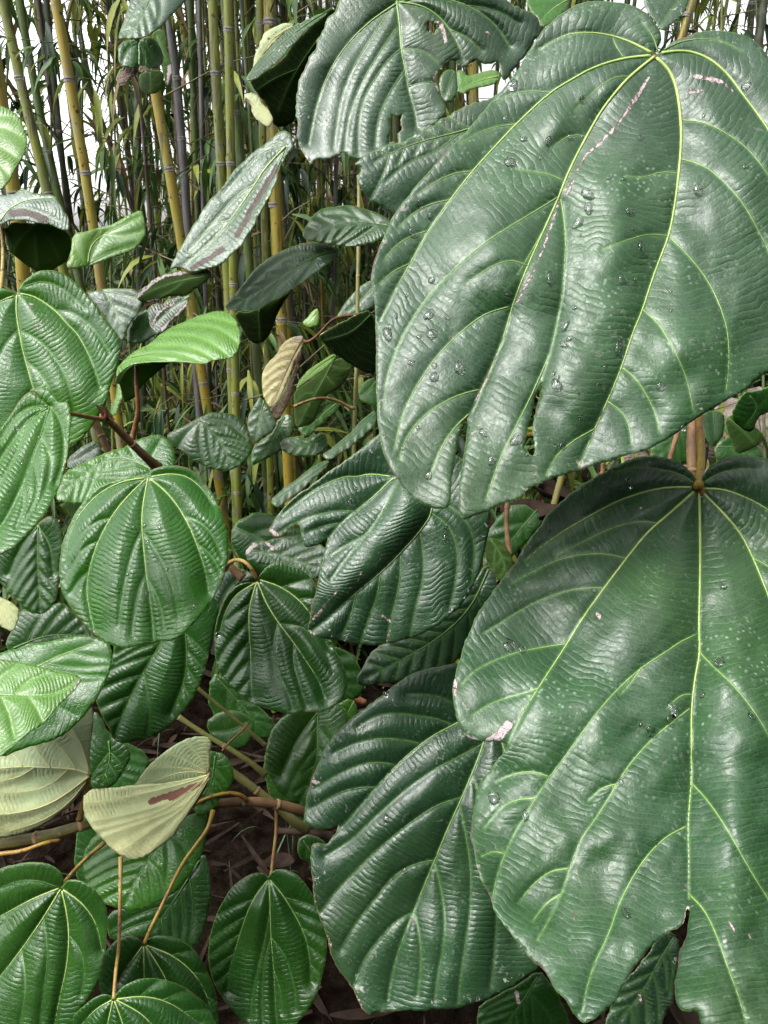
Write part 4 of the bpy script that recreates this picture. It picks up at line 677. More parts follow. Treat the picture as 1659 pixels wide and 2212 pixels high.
L46 = S('602,950 640,940 665,950 700,930 712,960 690,985 650,990 610,980', ['700,945 660,965 615,965'], prim=1, d0=1.45, gy=-.3, mat='dim', puff=4, g=4.5, pr=1, vmat='vein_dim', auto=[(0, 4, (-1, 1), 45)])
leaf('L46', 'dark blue-green leaf lying low beside the bamboo bases', [L46], group=GB)
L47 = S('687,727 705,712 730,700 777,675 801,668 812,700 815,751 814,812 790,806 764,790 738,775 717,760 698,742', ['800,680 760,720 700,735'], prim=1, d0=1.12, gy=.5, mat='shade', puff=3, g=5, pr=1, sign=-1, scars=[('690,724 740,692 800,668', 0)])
leaf('L47', 'dark leaf underside tucked behind the left edge of the largest upper right leaf', [L47], group=GB)
L48 = S('722,691 738,664 756,640 783,611 806,603 820,640 800,672 756,684', ['815,610 780,650 730,688'], prim=1, d0=1.5, gy=-.2, mat='greybrown', puff=3, g=4.5, pr=.8)
leaf('L48', 'pale green leaf above the dark underside by the largest leaf edge', [L48], group=GB)
L49 = S('649,700 668,680 685,662 691,680 689,704 671,711', ['686,668 670,690 655,702'], prim=1, d0=1.5, mat='bright', puff=2, g=4, pr=.7)
leaf('L49', 'tiny pale triangular leaf above the tan dead leaf', [L49], group=GB)
L50 = S('776,838 790,822 815,812 820,880 790,872 776,860', ['815,820 795,845 780,855'], prim=1, d0=1.35, mat='mid', puff=3, g=4, pr=.8)
leaf('L50', 'small bright leaf touching the left edge of the largest leaf', [L50], group=GB)
L51a = S('582,1083 608,1058 650,1027 677,1005 709,993 712,1002 677,1034 645,1064 615,1086 600,1098', ['710,998 650,1040 590,1082'], prim=1, d0=1.22, gy=-.5, mat='grey', puff=4, lam=7, g=4, pr=.8, vmat='vein_dim', auto=[(0, 6, (-1, 1), 50)])
leaf('L51a', 'thin grey leaf edge nearly side on, above the folded middle leaf', [L51a], group=GB)
L51b = S('693,984 717,966 756,934 790,900 812,880 815,915 783,947 743,976 711,997', ['810,895 760,945 702,988'], prim=1, d0=1.20, gy=-.5, mat='grey', puff=5, lam=8, g=4, pr=.8, vmat='vein_dim', auto=[(0, 6, (-1, 1), 50)])
leaf('L51b', 'grey ridged leaf nearly side on, just left of the largest leaf', [L51b], group=GB)
L56 = S('145,990 170,970 190,958 210,948 222,975 210,1000 170,1012 145,1015', ['215,960 180,985 150,1000'], prim=1, d0=1.15, gy=-.3, mat='grey', puff=5, lam=7, g=4, pr=.7, wave=3, vmat='vein_dim')
leaf('L56', 'small dark crinkled leaf between the silvery leaf and the twig', [L56], group=GB)
L57 = S('1045,1165 1065,1160 1095,1180 1112,1215 1100,1245 1080,1262 1060,1230 1045,1200', ['1060,1165 1085,1200 1095,1245'], prim=1, d0=1.3, mat='underdark', under='bright', puff=4, g=4, pr=1, sign=-1, auto=[(0, 3, (-1, 1), 45)])
leaf('L57', 'dim yellow-olive leaf seen between the folded middle leaf and lower right leaf', [L57], group=GB)
L58 = S('530,1193 540,1176 560,1168 585,1163 640,1165 690,1180 710,1190 700,1240 665,1250 600,1215 555,1218 530,1218', ['545,1190 600,1195 680,1225'], prim=1, d0=1.08, gy=-.2, mat='grey', puff=4, lam=12, g=4, pr=1, rag=3, scars=[('533,1192 550,1178', 5), ('575,1172 590,1185', 3)], vmat='vein_dim', auto=[(0, 4, (-1, 1), 45)])
leaf('L58', 'tattered grey leaf with pink-brown edge behind the heart-shaped leaf', [L58], group=GB)
L59 = S('470,1270 480,1240 500,1225 540,1235 552,1250 500,1270 470,1340 455,1380 450,1330', ['530,1240 490,1270 462,1340'], prim=1, d0=1.15, mat='grey', puff=5, lam=10, g=4, pr=.9, vmat='vein_dim')
leaf('L59', 'grey sliver of leaf between the glossy round leaf and the heart-shaped leaf', [L59], group=GB)
L3 = S('1300,2260 1310,2180 1335,2150 1355,2110 1390,2070 1415,2030 1440,2010 1465,2020 1470,2060 1460,2110 1455,2160 1440,2190 1420,2230 1390,2270', ['1455,2025 1420,2080 1390,2140 1340,2200', '1440,2050 1455,2090 1445,2150'], prim=1, d0=.90, gy=-.1, mat='grey', puff=6, lam=11, g=4.5, pr=1.2, rag=2.5, wave=1.6, vmat='vein_dim', auto=[(0, 4, (-1, 1), 45)], scars=[('1380,2145 1386,2165', 2)])
leaf('L3', 'small crinkled blue-green leaf showing through the split of the largest lower right leaf', [L3], group=GB)
L53 = S('1025,2180 1060,2155 1120,2125 1165,2095 1190,2120 1215,2170 1240,2230 1130,2270 1040,2250', ['1160,2110 1130,2160 1080,2230', '1140,2140 1180,2180 1200,2230'], prim=1, d0=1.15, gy=-.1, mat='dim', puff=5, g=5, pr=1.2, rag=2, auto=[(0, 4, (-1, 1), 45)], scars=[('1115,2145 1120,2165', 4)])
leaf('L53', 'shaded dark leaf at the bottom between the lower centre and lower right leaves', [L53], group=GB)
L52a = S('1567,905 1585,893 1610,913 1635,924 1652,940 1643,959 1616,975 1588,981 1583,954 1572,932', ['1575,905 1610,935 1630,960'], prim=1, d0=1.1, mat='underdark', under='bright', puff=3, g=4, pr=1, sign=-1)
leaf('L52a', 'yellow-green leaf at the right edge between the two largest leaves', [L52a], group=GB)
L52b = S('1600,850 1627,843 1680,830 1700,880 1659,890 1635,900 1627,935 1600,925 1575,900', ['1620,855 1640,880 1610,920'], prim=1, d0=1.05, gy=.2, mat='dim', puff=3, g=4.5, pr=1)
leaf('L52b', 'blackish leaf at the right edge under the rim of the largest upper leaf', [L52b], group=GB)
L52c = S('1515,890 1564,885 1566,932 1548,962 1534,967 1520,930', ['1540,890 1545,955'], prim=1, d0=1.05, mat='dim', puff=3, g=4, pr=1)
leaf('L52c', 'small dark leaf beside the ochre stalk of the largest lower leaf', [L52c], group=GB)
L54 = S('1385,-20 1400,-30 1470,-30 1490,0 1478,25 1455,50 1430,70 1415,45 1395,20', ['1480,-15 1450,20 1425,60'], prim=1, d0=.95, gy=-.2, mat='grey', puff=4, g=4, pr=1, vmat='vein_dim')
leaf('L54', 'dark leaf at the top edge right above the stalk notch of the largest leaf', [L54], group=GB)
L55 = S('1130,-30 1230,-30 1232,5 1215,30 1190,50 1168,60 1160,40 1140,20', ['1225,0 1190,20 1165,50', '1225,-5 1180,0 1140,5'], prim=1, d0=1.05, gy=-.3, mat='mid', puff=4, g=4, pr=1.2)
leaf('L55', 'glossy green leaf at the top edge left of the largest leaf', [L55], group=GB)
L60 = S('985,155 1000,150 1010,165 1030,160 1070,150 1082,162 1075,178 1050,188 1020,192 1000,205 985,195', ['1075,165 1030,175 995,195'], prim=1, d0=1.2, mat='bright', under='bright', puff=3, g=4, pr=1, gy=-.2)
leaf('L60', 'lime green leaf glimpsed through the torn gap of the top centre leaf', [L60], group=GB)
L61 = S('945,175 960,150 985,150 990,180 985,215 965,225 950,205', ['980,155 960,210'], prim=1, d0=1.15, mat='dim', puff=3, g=4, pr=1)
leaf('L61', 'dark leaf glimpsed at the left of the torn gap of the top centre leaf', [L61], group=GB)
L62 = S('440,1560 475,1535 520,1535 550,1560 540,1610 500,1620 460,1600', ['535,1560 495,1580 455,1580'], prim=1, d0=1.35, mat='dim', puff=4, g=5, pr=1)
leaf('L62', 'very dark leaf in the gap behind the crossing stems', [L62], group=GB)
L63 = S('120,1085 200,1085 210,1095 185,1120 160,1130 150,1110', [], d0=1.1, mat='underdark', under='mid', g=5, puff=0)
leaf('L63', 'small olive patch of leaf between the silvery leaf and the glossy round leaf', [L63], group=GB)
L64 = S('700,1540 730,1520 760,1505 775,1530 770,1560 740,1575 735,1545', ['765,1515 745,1550'], prim=1, d0=1.3, mat='mid', puff=3, g=4.5, pr=1)
leaf('L64', 'small green leaf behind the lower right rim of the heart-shaped leaf', [L64], group=GB)
L65 = S('175,1745 230,1780 250,1830 300,1860 280,1880 230,1910 180,1930 160,1880 165,1800', ['210,1800 230,1850 220,1900'], prim=1, d0=1.25, mat='dim', puff=3, g=5, pr=1)
leaf('L65', 'black-green leaf in the shade left of the folded pale leaf', [L65], group=GB)

def knot(key, r):
    sh = LEAVES[key][0]; root = [o for o in bpy.data.objects if o.get('label') == KN[key]][0]
    a, n, t = sh.frame(*sh.base); V, Fc = [], []
    rr = r*sh.px
    tube_geo([a-n*rr*.8, a-n*rr*.1, a+n*rr*.3, a+n*rr*.5], [rr*1.25, rr*1.1, rr*.7, rr*.15], 12, V, Fc)
    mesh_obj('stalk_knot', V, Fc, M['petiole_red'], root)
KN = {'L1': 'largest leaf, upper right, dark green with pale veins and a long whitish scar', 'L2': 'largest leaf of the lower right, ochre stalk at its notched top, split bottom'}
knot('L1', 8); knot('L2', 12)
SHADE_FILL = [  # dark leaves added to blacken gaps that hold only shade
 ('560,1640 600,1610 650,1640 690,1720 680,1790 640,1800 590,1740', '610,1630 650,1700 660,1780', 1.5, 'added dark leaf filling the shade behind the thick horizontal branch'),
 ('455,1450 500,1470 560,1530 600,1560 590,1600 520,1590 450,1540', '470,1465 520,1520 570,1580', 1.45, 'added dark leaf filling the shade under the heart-shaped leaf'),
 ('680,1870 640,1850 650,1800 700,1810 720,1860 700,1900', '655,1815 700,1880', 1.45, 'added dark leaf filling the shade right of the straight ochre stalk'),
 ('560,1380 640,1390 760,1400 790,1470 770,1520 700,1500 600,1450', '590,1400 680,1430 760,1500', 1.35, 'added dark leaf filling the shade behind the heart-shaped leaf and folded middle leaf'),
 ('500,1130 560,1100 640,1140 690,1190 640,1240 560,1240 500,1190', '510,1140 580,1170 660,1220', 1.4, 'added dark leaf filling the shade behind the tattered grey leaf'),
 ('1050,1260 1120,1190 1180,1120 1120,1080 1060,1130 1040,1200', '1160,1100 1100,1170 1060,1250', 1.55, 'added dark leaf filling the shade left of the lower right leaf'),
 ('1420,940 1480,900 1500,960 1480,1010 1430,1000 1400,980', '1480,910 1450,960 1415,990', 1.5, 'added dark leaf filling the shade left of the thick ochre stalk'),
 ('1540,960 1600,930 1640,960 1660,1010 1600,1000 1550,1005', '1550,965 1600,965 1650,1000', 1.5, 'added dark leaf filling the shade right of the thick ochre stalk'),
 ('150,1610 200,1590 300,1610 330,1650 280,1720 200,1720', '190,1600 240,1650 280,1710', 1.35, 'added dark leaf filling the shade between the pale leaf undersides')]
for i, (o_, v_, d_, l_) in enumerate(SHADE_FILL):
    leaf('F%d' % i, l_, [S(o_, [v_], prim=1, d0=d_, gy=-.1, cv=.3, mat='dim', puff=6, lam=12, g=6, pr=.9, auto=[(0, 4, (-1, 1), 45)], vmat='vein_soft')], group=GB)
# ================================================================== STEMS
def stem_thing(name, label, cat, pp, zz, r0, mat, rings=(), extra=None):
    root = empty(name, P(*pts(pp)[0], zz[0])); tag(root, label, cat)
    tube_from(pp, zz, r0, mat, 'stalk', root, 12)
    p = pts(pp); zs = np.interp(np.linspace(0, 1, len(p)), np.linspace(0, 1, len(zz)), zz)
    q = resample(smooth(np.c_[p, zs], False, 2), 6.0)
    if isinstance(r0, (int, float)): r0 = (r0, r0)
    rr = np.interp(np.linspace(0, 1, len(q)), np.linspace(0, 1, len(r0)), r0)*q[:, 2]/F
    for f in rings:
        i = min(len(q)-2, max(1, int(f*len(q)))); seg = P(q[i-1:i+2, 0], q[i-1:i+2, 1], q[i-1:i+2, 2]); c = seg[1]; t = (seg[2]-seg[0]); t /= np.linalg.norm(t)
        V, Fc = [], []; w_ = rr[i]*.22
        tube_geo([c-t*w_*2, c-t*w_, c, c+t*w_, c+t*w_*2], [rr[i]*.97, rr[i]*1.1, rr[i]*1.16, rr[i]*1.1, rr[i]*.97], 12, V, Fc); mesh_obj('leaf_scar', V, Fc, M['ring'], root)
    if extra: extra(root)
    return root
def bud(root):
    for (a, b, r) in (('228,905 222,892 214,882 206,872', [.865, .86, .855, .85], (6, .5)), ('230,905 230,893 226,884 219,878', [.862, .857, .855, .85], (5, .5))):
        o = tube_from(a, b, r, 'bud', 'bud', root, 8)
stem_thing('twig', 'brown twig with a maroon pointed bud running down behind the glossy round leaf', 'twig', '226,905 236,909 270,943 310,983 340,1010', [.862, .87, .90, .93, .96], (7, 10), 'stem', (.12, .5), bud)
stem_thing('branch', 'thin shaded brown branch behind the left edge of the twig', 'branch', '198,905 215,930 235,978 240,1000', [1.12, 1.12, 1.12, 1.12], (7, 8), 'stem', (.4,))
stem_thing('branch', 'olive branch with ringed leaf scars under the pale underside at the left edge', 'branch', '-40,1832 0,1821 80,1811 170,1786 215,1770', [1.0, 1.0, 1.0, 1.0, 1.02], (14, 11), 'stem_olive', (.47, .83))
stem_thing('leaf_stalk', 'thin yellow stalk under the olive branch at the left edge', 'stalk', '-30,1850 0,1844 50,1839 90,1822 130,1812', [.99, .985, .985, .99, 1.0], (5, 4), 'petiole_yellow')
stem_thing('branch', 'thick russet-brown horizontal branch right of the folded pale leaf', 'branch', '395,1752 475,1734 540,1731 600,1736 650,1751 680,1765', [1.07, 1.09, 1.10, 1.12, 1.14, 1.16], (9, 11), 'stem', (.45, .70))
stem_thing('branch', 'ochre-brown branch slanting down to the thick horizontal branch', 'branch', '440,1630 500,1666 560,1711 600,1745 640,1778 660,1790', [1.16, 1.16, 1.16, 1.17, 1.18, 1.2], (8, 10), 'petiole_green', (.25, .5))
stem_thing('branch', 'slim olive branch slanting behind the two pale undersides', 'branch', '385,1548 450,1591 520,1631 575,1673', [1.25, 1.25, 1.25, 1.26], (5, 6), 'petiole_green', (.5,))
stem_thing('leaf_stalk', 'thinnest olive stalk running down left of the dark shaded leaf', 'stalk', '425,1485 500,1546 575,1611', [1.22, 1.24, 1.26], (3.6, 4), 'petiole_green')
stem_thing('leaf_stalk', 'hair-thin russet stalk crossing the slanting olive branches', 'stalk', '536,1562 520,1582 498,1600 480,1622', [1.24, 1.22, 1.21, 1.2], (2, 2), 'petiole_red')
stem_thing('leaf_stalk', 'orange stalk arching above the thick horizontal branch', 'stalk', '402,1746 450,1722 490,1712 520,1716 532,1728', [1.06, 1.06, 1.07, 1.08, 1.09], (3.4, 4.5), 'petiole_yellow')
stem_thing('branch', 'dark stem piece beside the hooked stalk of the heart-shaped leaf', 'branch', '490,1215 505,1232 525,1250', [1.12, 1.12, 1.12], (7, 8), 'stem', ())
stem_thing('leaf_stalk', 'thin ochre stalk crossing the slot hole of the largest upper leaf', 'stalk', '1120,944 1145,940 1175,938', [.86, .86, .86], (6, 6), 'petiole_yellow')
stem_thing('leaf_stalk', 'short ochre stalk under the lower rim of the largest upper leaf', 'stalk', '1303,960 1304,1000 1300,1040', [.98, .98, .98], (5, 5), 'petiole')
stem_thing('branch', 'dark brown branch beside the ochre stalk of the largest lower leaf', 'branch', '1500,880 1492,950 1496,1040 1480,1150', [1.08, 1.06, 1.04, 1.02], (10, 12), 'stem', (.5,))
for i, (pp, z) in enumerate([('1100,1060 1092,1120 1100,1200', 1.35), ('1465,930 1440,1010 1430,1100', 1.3)]):
    stem_thing('branch', '%s thin brown branch in the dark gap between the two largest leaves' % ['left', 'right'][i], 'branch', pp, [z, z, z], (5, 6), 'stem', ())
stem_thing('stem', 'thin upright green stem left of the largest upper leaf', 'stem', '776,380 775,520 773,603 772,700 770,800 766,900 764,1000', [1.45]*7, (4.2, 4.5), 'b_olive_stem' if 'b_olive_stem' in M else 'petiole_green', (.35, .62))

# ================================================================== WATER DROPS
def drop_mesh(seed):
    r = random.Random(seed); V, Fc = [], []; nu, nv = 14, 7
    V.append((0, 0, .55))
    for j in range(1, nv):
        th = math.pi*.5*j/(nv-1)
        for i in range(nu):
            a = 2*math.pi*i/nu
            rr = math.sin(th)*(1+.16*math.sin(a*2+seed)+.08*math.sin(3*a+seed*2))
            V.append((rr*math.cos(a), rr*math.sin(a)*1.25, .55*math.cos(th)**.8-.04))
    for i in range(nu): Fc.append((0, 1+i, 1+(i+1) % nu))
    for j in range(nv-2):
        for i in range(nu):
            a = 1+j*nu+i; b = 1+j*nu+(i+1) % nu; Fc.append((a, a+nu, b+nu, b))
    Fc.append(tuple(1+(nv-2)*nu+i for i in range(nu))[::-1])
    me = bpy.data.meshes.new('water_drop'); me.from_pydata(V, [], Fc); me.polygons.foreach_set('use_smooth', [True]*len(me.polygons)); me.materials.append(M['water']); return me
DM = [drop_mesh(i) for i in range(6)]
ORD = ['first', 'second', 'third', 'fourth', 'fifth', 'sixth', 'seventh', 'eighth', 'ninth', 'tenth', 'eleventh', 'twelfth']
def drops(key, s, r, where, group):
    sh = LEAVES[key][0]; q = pts(s); q = q[np.argsort(q[:, 1])]
    per = 8 if len(q) > 12 else max(3, len(q)); rows = [q[i:i+per] for i in range(0, len(q), per)]
    for j, row in enumerate(rows):
        row = row[np.argsort(row[:, 0])]
        for i, (x, y) in enumerate(row):
            a, n, t = sh.frame(x, y); b = np.cross(t, n)
            o = bpy.data.objects.new('water_drop', DM[(i*7+j) % 6]); COL.objects.link(o)
            k = r*sh.px*(.45+.95*random.random()**1.3)
            R_ = Matrix(((b[0], t[0], n[0], a[0]), (b[1], t[1], n[1], a[1]), (b[2], t[2], n[2], a[2]), (0, 0, 0, 1)))
            o.matrix_world = R_ @ Matrix.Rotation(random.uniform(-.5, .5), 4, 'Z') @ Matrix.Diagonal((k, k*1.15, k, 1))
            tag(o, ('water drop, %s from left in %s row down, on %s' % (ORD[i], ORD[j], where)) if len(rows) > 1 else ('water drop, %s from left, on %s' % (ORD[i], where)), 'water drop', group)
#D
drops('L1', '1107,184 1259,218 1092,257 1130,300 1184,305 1233,297 1258,295 1102,350 1168,341 1186,301 1258,350 1384,298 1347,387 1317,383 1269,420 1271,452 1361,457 1508,412 1367,494 1249,481 907,441 930,468 894,506 895,506 1252,508 1388,538 879,638 933,605 966,687 927,680 1037,710 992,796 1189,602 1241,665 1221,703 1345,605 1372,606 1448,628 1450,668 1217,744 1230,732 1340,735 1337,755 1307,794 1195,808 1203,820 1293,832 1202,832 843,707 837,722 856,683 906,727 933,722 938,790 884,783 891,785 938,815 1043,935 1253,852 1427,836 1475,925 1254,900 1115,950 1200,965 1215,965 926,1028 903,925 870,968 1062,994 1519,172 1611,187 1519,250 1609,360', 8.0, 'the largest upper right leaf', 'water drops on the largest upper right leaf')
drops('L2', '1280,1275 1188,1144 1379,1140 1359,1043 1563,1266 1100,1395 1128,1403 1098,1384 1517,1500 1454,1533 1409,1583 1385,1567 1449,1560 1341,1688 1417,1818 1352,1970 1133,1762 1067,1724 1554,1430 1624,1548', 8.0, 'the largest lower right leaf', 'water drops on the largest lower right leaf')
drops('L4', '995,1699 902,1735 882,1760 834,1770 835,1500 876,1880', 5, 'the large lower centre leaf', 'water drops on the large lower centre leaf')
drops('L5', '755,1085 768,1055 965,1140 935,1165 962,1165 960,1172 1010,1215 760,1080 830,1100', 5, 'the folded middle leaf', 'water drops on the folded middle leaf')
drops('L7', '312,1135 275,1240 290,1140 340,1205 330,1100 360,1230 425,1238 260,1280 300,1300 355,1330 420,1310 245,1330 390,1090 320,1170 270,1060 375,1045 288,1238 318,1280 345,1140 225,1215', 3.6, 'the glossy round leaf', 'water beads on the glossy round leaf')
drops('L12', '35,925 85,945 30,975 78,1028 20,1060 60,1060 10,1100 95,905 120,940 48,1000', 3.2, 'the silvery leaf at left', 'water beads on the silvery leaf')
drops('L18', '132,2035 30,1910', 4.5, 'the bottom left corner leaf', 'water drops on the bottom left corner leaf')
drops('L8', '600,1400 620,1420 470,1370', 3.5, 'the dark heart-shaped leaf', 'water beads on the heart-shaped leaf')
# ================================================================== GROUND
def ground():
    n = 90; xs = np.r_[-80, -30, -12, np.linspace(-5, 5, n), 12, 30, 80]; ys = np.r_[-60, -15, -4, np.linspace(-1, 9, n), 14, 30, 90]
    V = []; Fc = []
    for y in ys:
        for x in xs: V.append((x, y, .05*(vnoise(x*2.2, y*2.2, 3)-.5)+.02*(vnoise(x*9, y*9, 5)-.5)))
    w_ = len(xs)
    for j in range(len(ys)-1):
        for i in range(w_-1): Fc.append((j*w_+i, j*w_+i+1, (j+1)*w_+i+1, (j+1)*w_+i))
    o = mesh_obj('ground', V, Fc, M['soil']); tag(o, kind='structure')
ground()
def blade_geo(V, Fc, c, d, L, W, droop, roll=0.0, n=5):
    """a lanceolate leaf blade with a fold along its middle"""
    d = d/np.linalg.norm(d); side = np.cross(d, [0, 0, 1.0]); s_ = np.linalg.norm(side)
    side = side/s_ if s_ > 1e-3 else np.array([1.0, 0, 0])
    nr = np.cross(side, d); cr, sr = math.cos(roll), math.sin(roll); side = side*cr + nr*sr
    b = len(V); p = np.array(c, float); dd = d.copy()
    prof = [.25, .85, 1, .7, .28, 0][:n+1]
    for i in range(n+1):
        wv = W*prof[i]*.5
        up = np.cross(side, dd)*wv*.35
        V.append(p - side*wv + up); V.append(p.copy()); V.append(p + side*wv + up)
        dd = dd + np.array([0, 0, -droop]); dd /= np.linalg.norm(dd); p = p + dd*L/n
    for i in range(n):
        a = b+3*i; Fc.append((a, a+1, a+4, a+3)); Fc.append((a+1, a+2, a+5, a+4))
def scatter_litter():
    V, Fc = [], []; MI = []
    for _ in range(5200):
        y = random.uniform(.3, 6.5); x = random.uniform(-1, 1)*(1.0+y*.7)
        a = random.uniform(0, 2*math.pi); el = random.gauss(.0, .22)
        L = random.uniform(.04, .16); W = random.uniform(.006, .022)
        z = .05*(vnoise(x*2.2, y*2.2, 3)-.5) + random.uniform(.01, .05)
        blade_geo(V, Fc, (x, y, z), np.array([math.cos(a), math.sin(a), el]), L, W, random.uniform(-.1, .15), random.uniform(-1, 1), 4)
    o = mesh_obj('leaf_litter', V, Fc, M['litter']); tag(o, kind='stuff')
    V, Fc = [], []
    for _ in range(90):
        cx, cy = random.choice([(-.1, 1.75), (-.35, 1.7), (.05, 1.6), (-.2, 2.1), (-.9, 1.5), (.5, 2.0), (.25, 1.5), (0, 1.45)])
        x = cx+random.gauss(0, .16); y = cy+random.gauss(0, .16); a = random.uniform(0, 6.3)
        blade_geo(V, Fc, (x, y, 0), np.array([math.cos(a)*.5, math.sin(a)*.5, 1]), random.uniform(.08, .28), random.uniform(.003, .006), random.uniform(.1, .6), 0, 5)
    o = mesh_obj('grass', V, Fc, M['grass']); tag(o, kind='stuff')
scatter_litter()
def stick(label, pp, z, r, mat='litter', name='fallen_stick'):
    o = tube_from(pp, z, r, mat, name, None, 8); tag(o, label, 'stick')
stick('pale broken dead stick lying below the thick horizontal branch', '600,1795 640,1796 690,1800 725,1808', [1.7, 1.68, 1.68, 1.66], (6, 9), 'litter')
stick('short orange-brown twig stub beside the heart-shaped leaf', '755,1503 770,1510 790,1518', [1.5, 1.5, 1.5], (8, 5), 'petiole_red', 'twig_stub')
def log():
    a = P(1380, 965, 3.0); b = P(1760, 905, 3.3); V, Fc = [], []
    path = [a+(b-a)*t+np.array([0, 0, .02*math.sin(t*9)]) for t in np.linspace(-.2, 1.2, 26)]
    rr = [.16*(1+.12*math.sin(i*1.7)+.06*math.sin(i*4.1)) for i in range(26)]
    tube_geo(path, rr, 18, V, Fc)
    o = mesh_obj('fallen_log', V, Fc, M['bark']); tag(o, 'pale pinkish fallen log seen past the ochre stalk at the right edge', 'log')
log()
def dead_leaf(x, y, dpt, sz, label, grp):
    c = P(x, y, dpt); V, Fc = [], []
    a = random.uniform(0, 6.3); n = 9
    d1 = np.array([math.cos(a), math.sin(a), random.uniform(-.2, .4)]); d2 = np.array([-math.sin(a), math.cos(a), random.uniform(-.3, .3)])
    for i in range(n):
        for j in range(5):
            u = i/(n-1)-.5; v = (j/4-.5)*math.sqrt(max(0.02, 1-(2*u)**2))*.7
            V.append(c + sz*(d1*u + d2*v + np.array([0, 0, 1])*(1.6*v*v+.6*u*u+.06*random.random())))
    for i in range(n-1):
        for j in range(4): q = i*5+j; Fc.append((q, q+1, q+6, q+5))
    o = mesh_obj('fallen_leaf', V, Fc, M['litter']); tag(o, label, 'dead leaf', grp)
    md = o.modifiers.new('t', 'SOLIDIFY'); md.thickness = .0008
for (x, y, dd, sz, l, g_) in [(1000, 2195, 1.62, .12, 'curled brown dead leaf on the soil below the lower centre leaf', 'dead leaves on the soil below the lower centre leaf'), (930, 2205, 1.6, .1, 'curled brown dead leaf on the soil below the lower centre leaf', 'dead leaves on the soil below the lower centre leaf'), (1060, 2190, 1.62, .13, 'curled brown dead leaf on the soil below the lower centre leaf', 'dead leaves on the soil below the lower centre leaf'),
        (1490, 2205, 1.3, .12, 'brown crumpled dead leaf in the bottom corner gap of the lower right leaf', None), (605, 1868, 1.75, .07, 'narrow tan dead leaf behind the stalk of the oval bottom leaf', None), (1150, 1130, 2.2, .22, 'pale dead leaf in the dark gap under the largest upper leaf', 'dead leaves in the dark gap'), (1090, 1160, 2.2, .2, 'pale dead leaf in the dark gap under the largest upper leaf', 'dead leaves in the dark gap'), (1190, 1080, 2.4, .2, 'pale dead leaf in the dark gap under the largest upper leaf', 'dead leaves in the dark gap')]:
    dead_leaf(x, y, dd, sz, l, g_)

# ================================================================== BAMBOO
CULM_MATS = {'yellow': 'b_yellow', 'olive': 'b_olive', 'green': 'b_green', 'dark': 'b_dark', 'grey': 'b_grey', 'brown': 'b_brown'}
def hit_ground(x, y):
    """world point on the ground seen at trace point x, y"""
    d = P(x, y, 1.0)-CAM; return CAM + d*(CAM[2]/-d[2])
def culm(path, rad, kind, label, group, node_z, leaves=0, detail=True):
    path = np.array(path, float); root = empty('bamboo_culm', path[0]); tag(root, label, 'bamboo culm', group)
    s = np.r_[0, np.cumsum(np.linalg.norm(np.diff(path, axis=0), axis=1))]
    ts = np.linspace(0, s[-1], 22 if detail else 12); pp = np.stack([np.interp(ts, s, path[:, k]) for k in range(3)], 1)
    V, Fc = [], []; tube_geo(pp, np.linspace(rad*1.05, rad*.85, len(pp)), 14 if detail else 8, V, Fc, caps=False)
    mesh_obj('stalk', V, Fc, M[CULM_MATS[kind]], root)
    for z in node_z:
        if z > pp[-1][2] or z < .05: continue
        c = np.array([np.interp(z, path[:, 2], path[:, k]) for k in range(3)]); c2 = np.array([np.interp(z+.05, path[:, 2], path[:, k]) for k in range(3)])
        t = c2-c; t /= np.linalg.norm(t); h = rad*.22
        V, Fc = [], []; tube_geo([c-t*h*2.2, c-t*h*.8, c-t*h*.5, c, c+t*h*.6, c+t*h*2], np.array([.96, 1.10, .99, 1.02, 1.13, .96])*rad, 14 if detail else 8, V, Fc, caps=False)
        mesh_obj('node_ring', V, Fc, M['b_ring'], root)
    return root
def sprays(root, path, rng, n, zlo, zhi, spread=.35, mats=('bl1', 'bl4', 'bl2', 'bl3'), wts=(6, 3, 3.5, 1.0), size=1.0, per=(3, 7)):
    """twigs with hanging blades, one mesh of twigs and one of leaves for the culm"""
    LV, LF = [], []; MI = []
    path = np.array(path, float)
    for _ in range(n):
        z = rng.uniform(zlo, zhi)
        c = np.array([np.interp(z, path[:, 2], path[:, k]) for k in range(3)])
        a = rng.uniform(0, 2*math.pi); L = rng.uniform(.12, spread+.15)
        d = np.array([math.cos(a), math.sin(a), rng.uniform(.1, 1.0)]); d /= np.linalg.norm(d)
        p1 = c + d*L*.5; p2 = c + d*L + np.array([0, 0, -.08*rng.random()])
        f0 = len(LF); tube_geo([c, p1, p2], [.0024, .0017, .0009], 5, LV, LF, caps=False); MI += [len(mats)]*(len(LF)-f0)
        mi = rng.choices(range(len(mats)), wts)[0]
        for k in range(rng.randint(*per)):
            q = c + (p2-c)*rng.uniform(.35, 1.0)
            aa = a + rng.uniform(-1.2, 1.2); dd = np.array([math.cos(aa), math.sin(aa), rng.uniform(-1.4, .3)])
            f0 = len(LF); m_ = mi if rng.random() < .7 else rng.choices(range(len(mats)), wts)[0]
            blade_geo(LV, LF, q, dd, rng.uniform(.08, .20)*size, rng.uniform(.012, .024)*size, rng.uniform(.15, .6), rng.uniform(-1, 1), 5)
            MI += [m_]*(len(LF)-f0)
    if LV:
        o = mesh_obj('foliage', LV, LF, [M[m] for m in mats]+[M['twig']], root); o.data.polygons.foreach_set('material_index', MI)
R_ = random.Random(5)
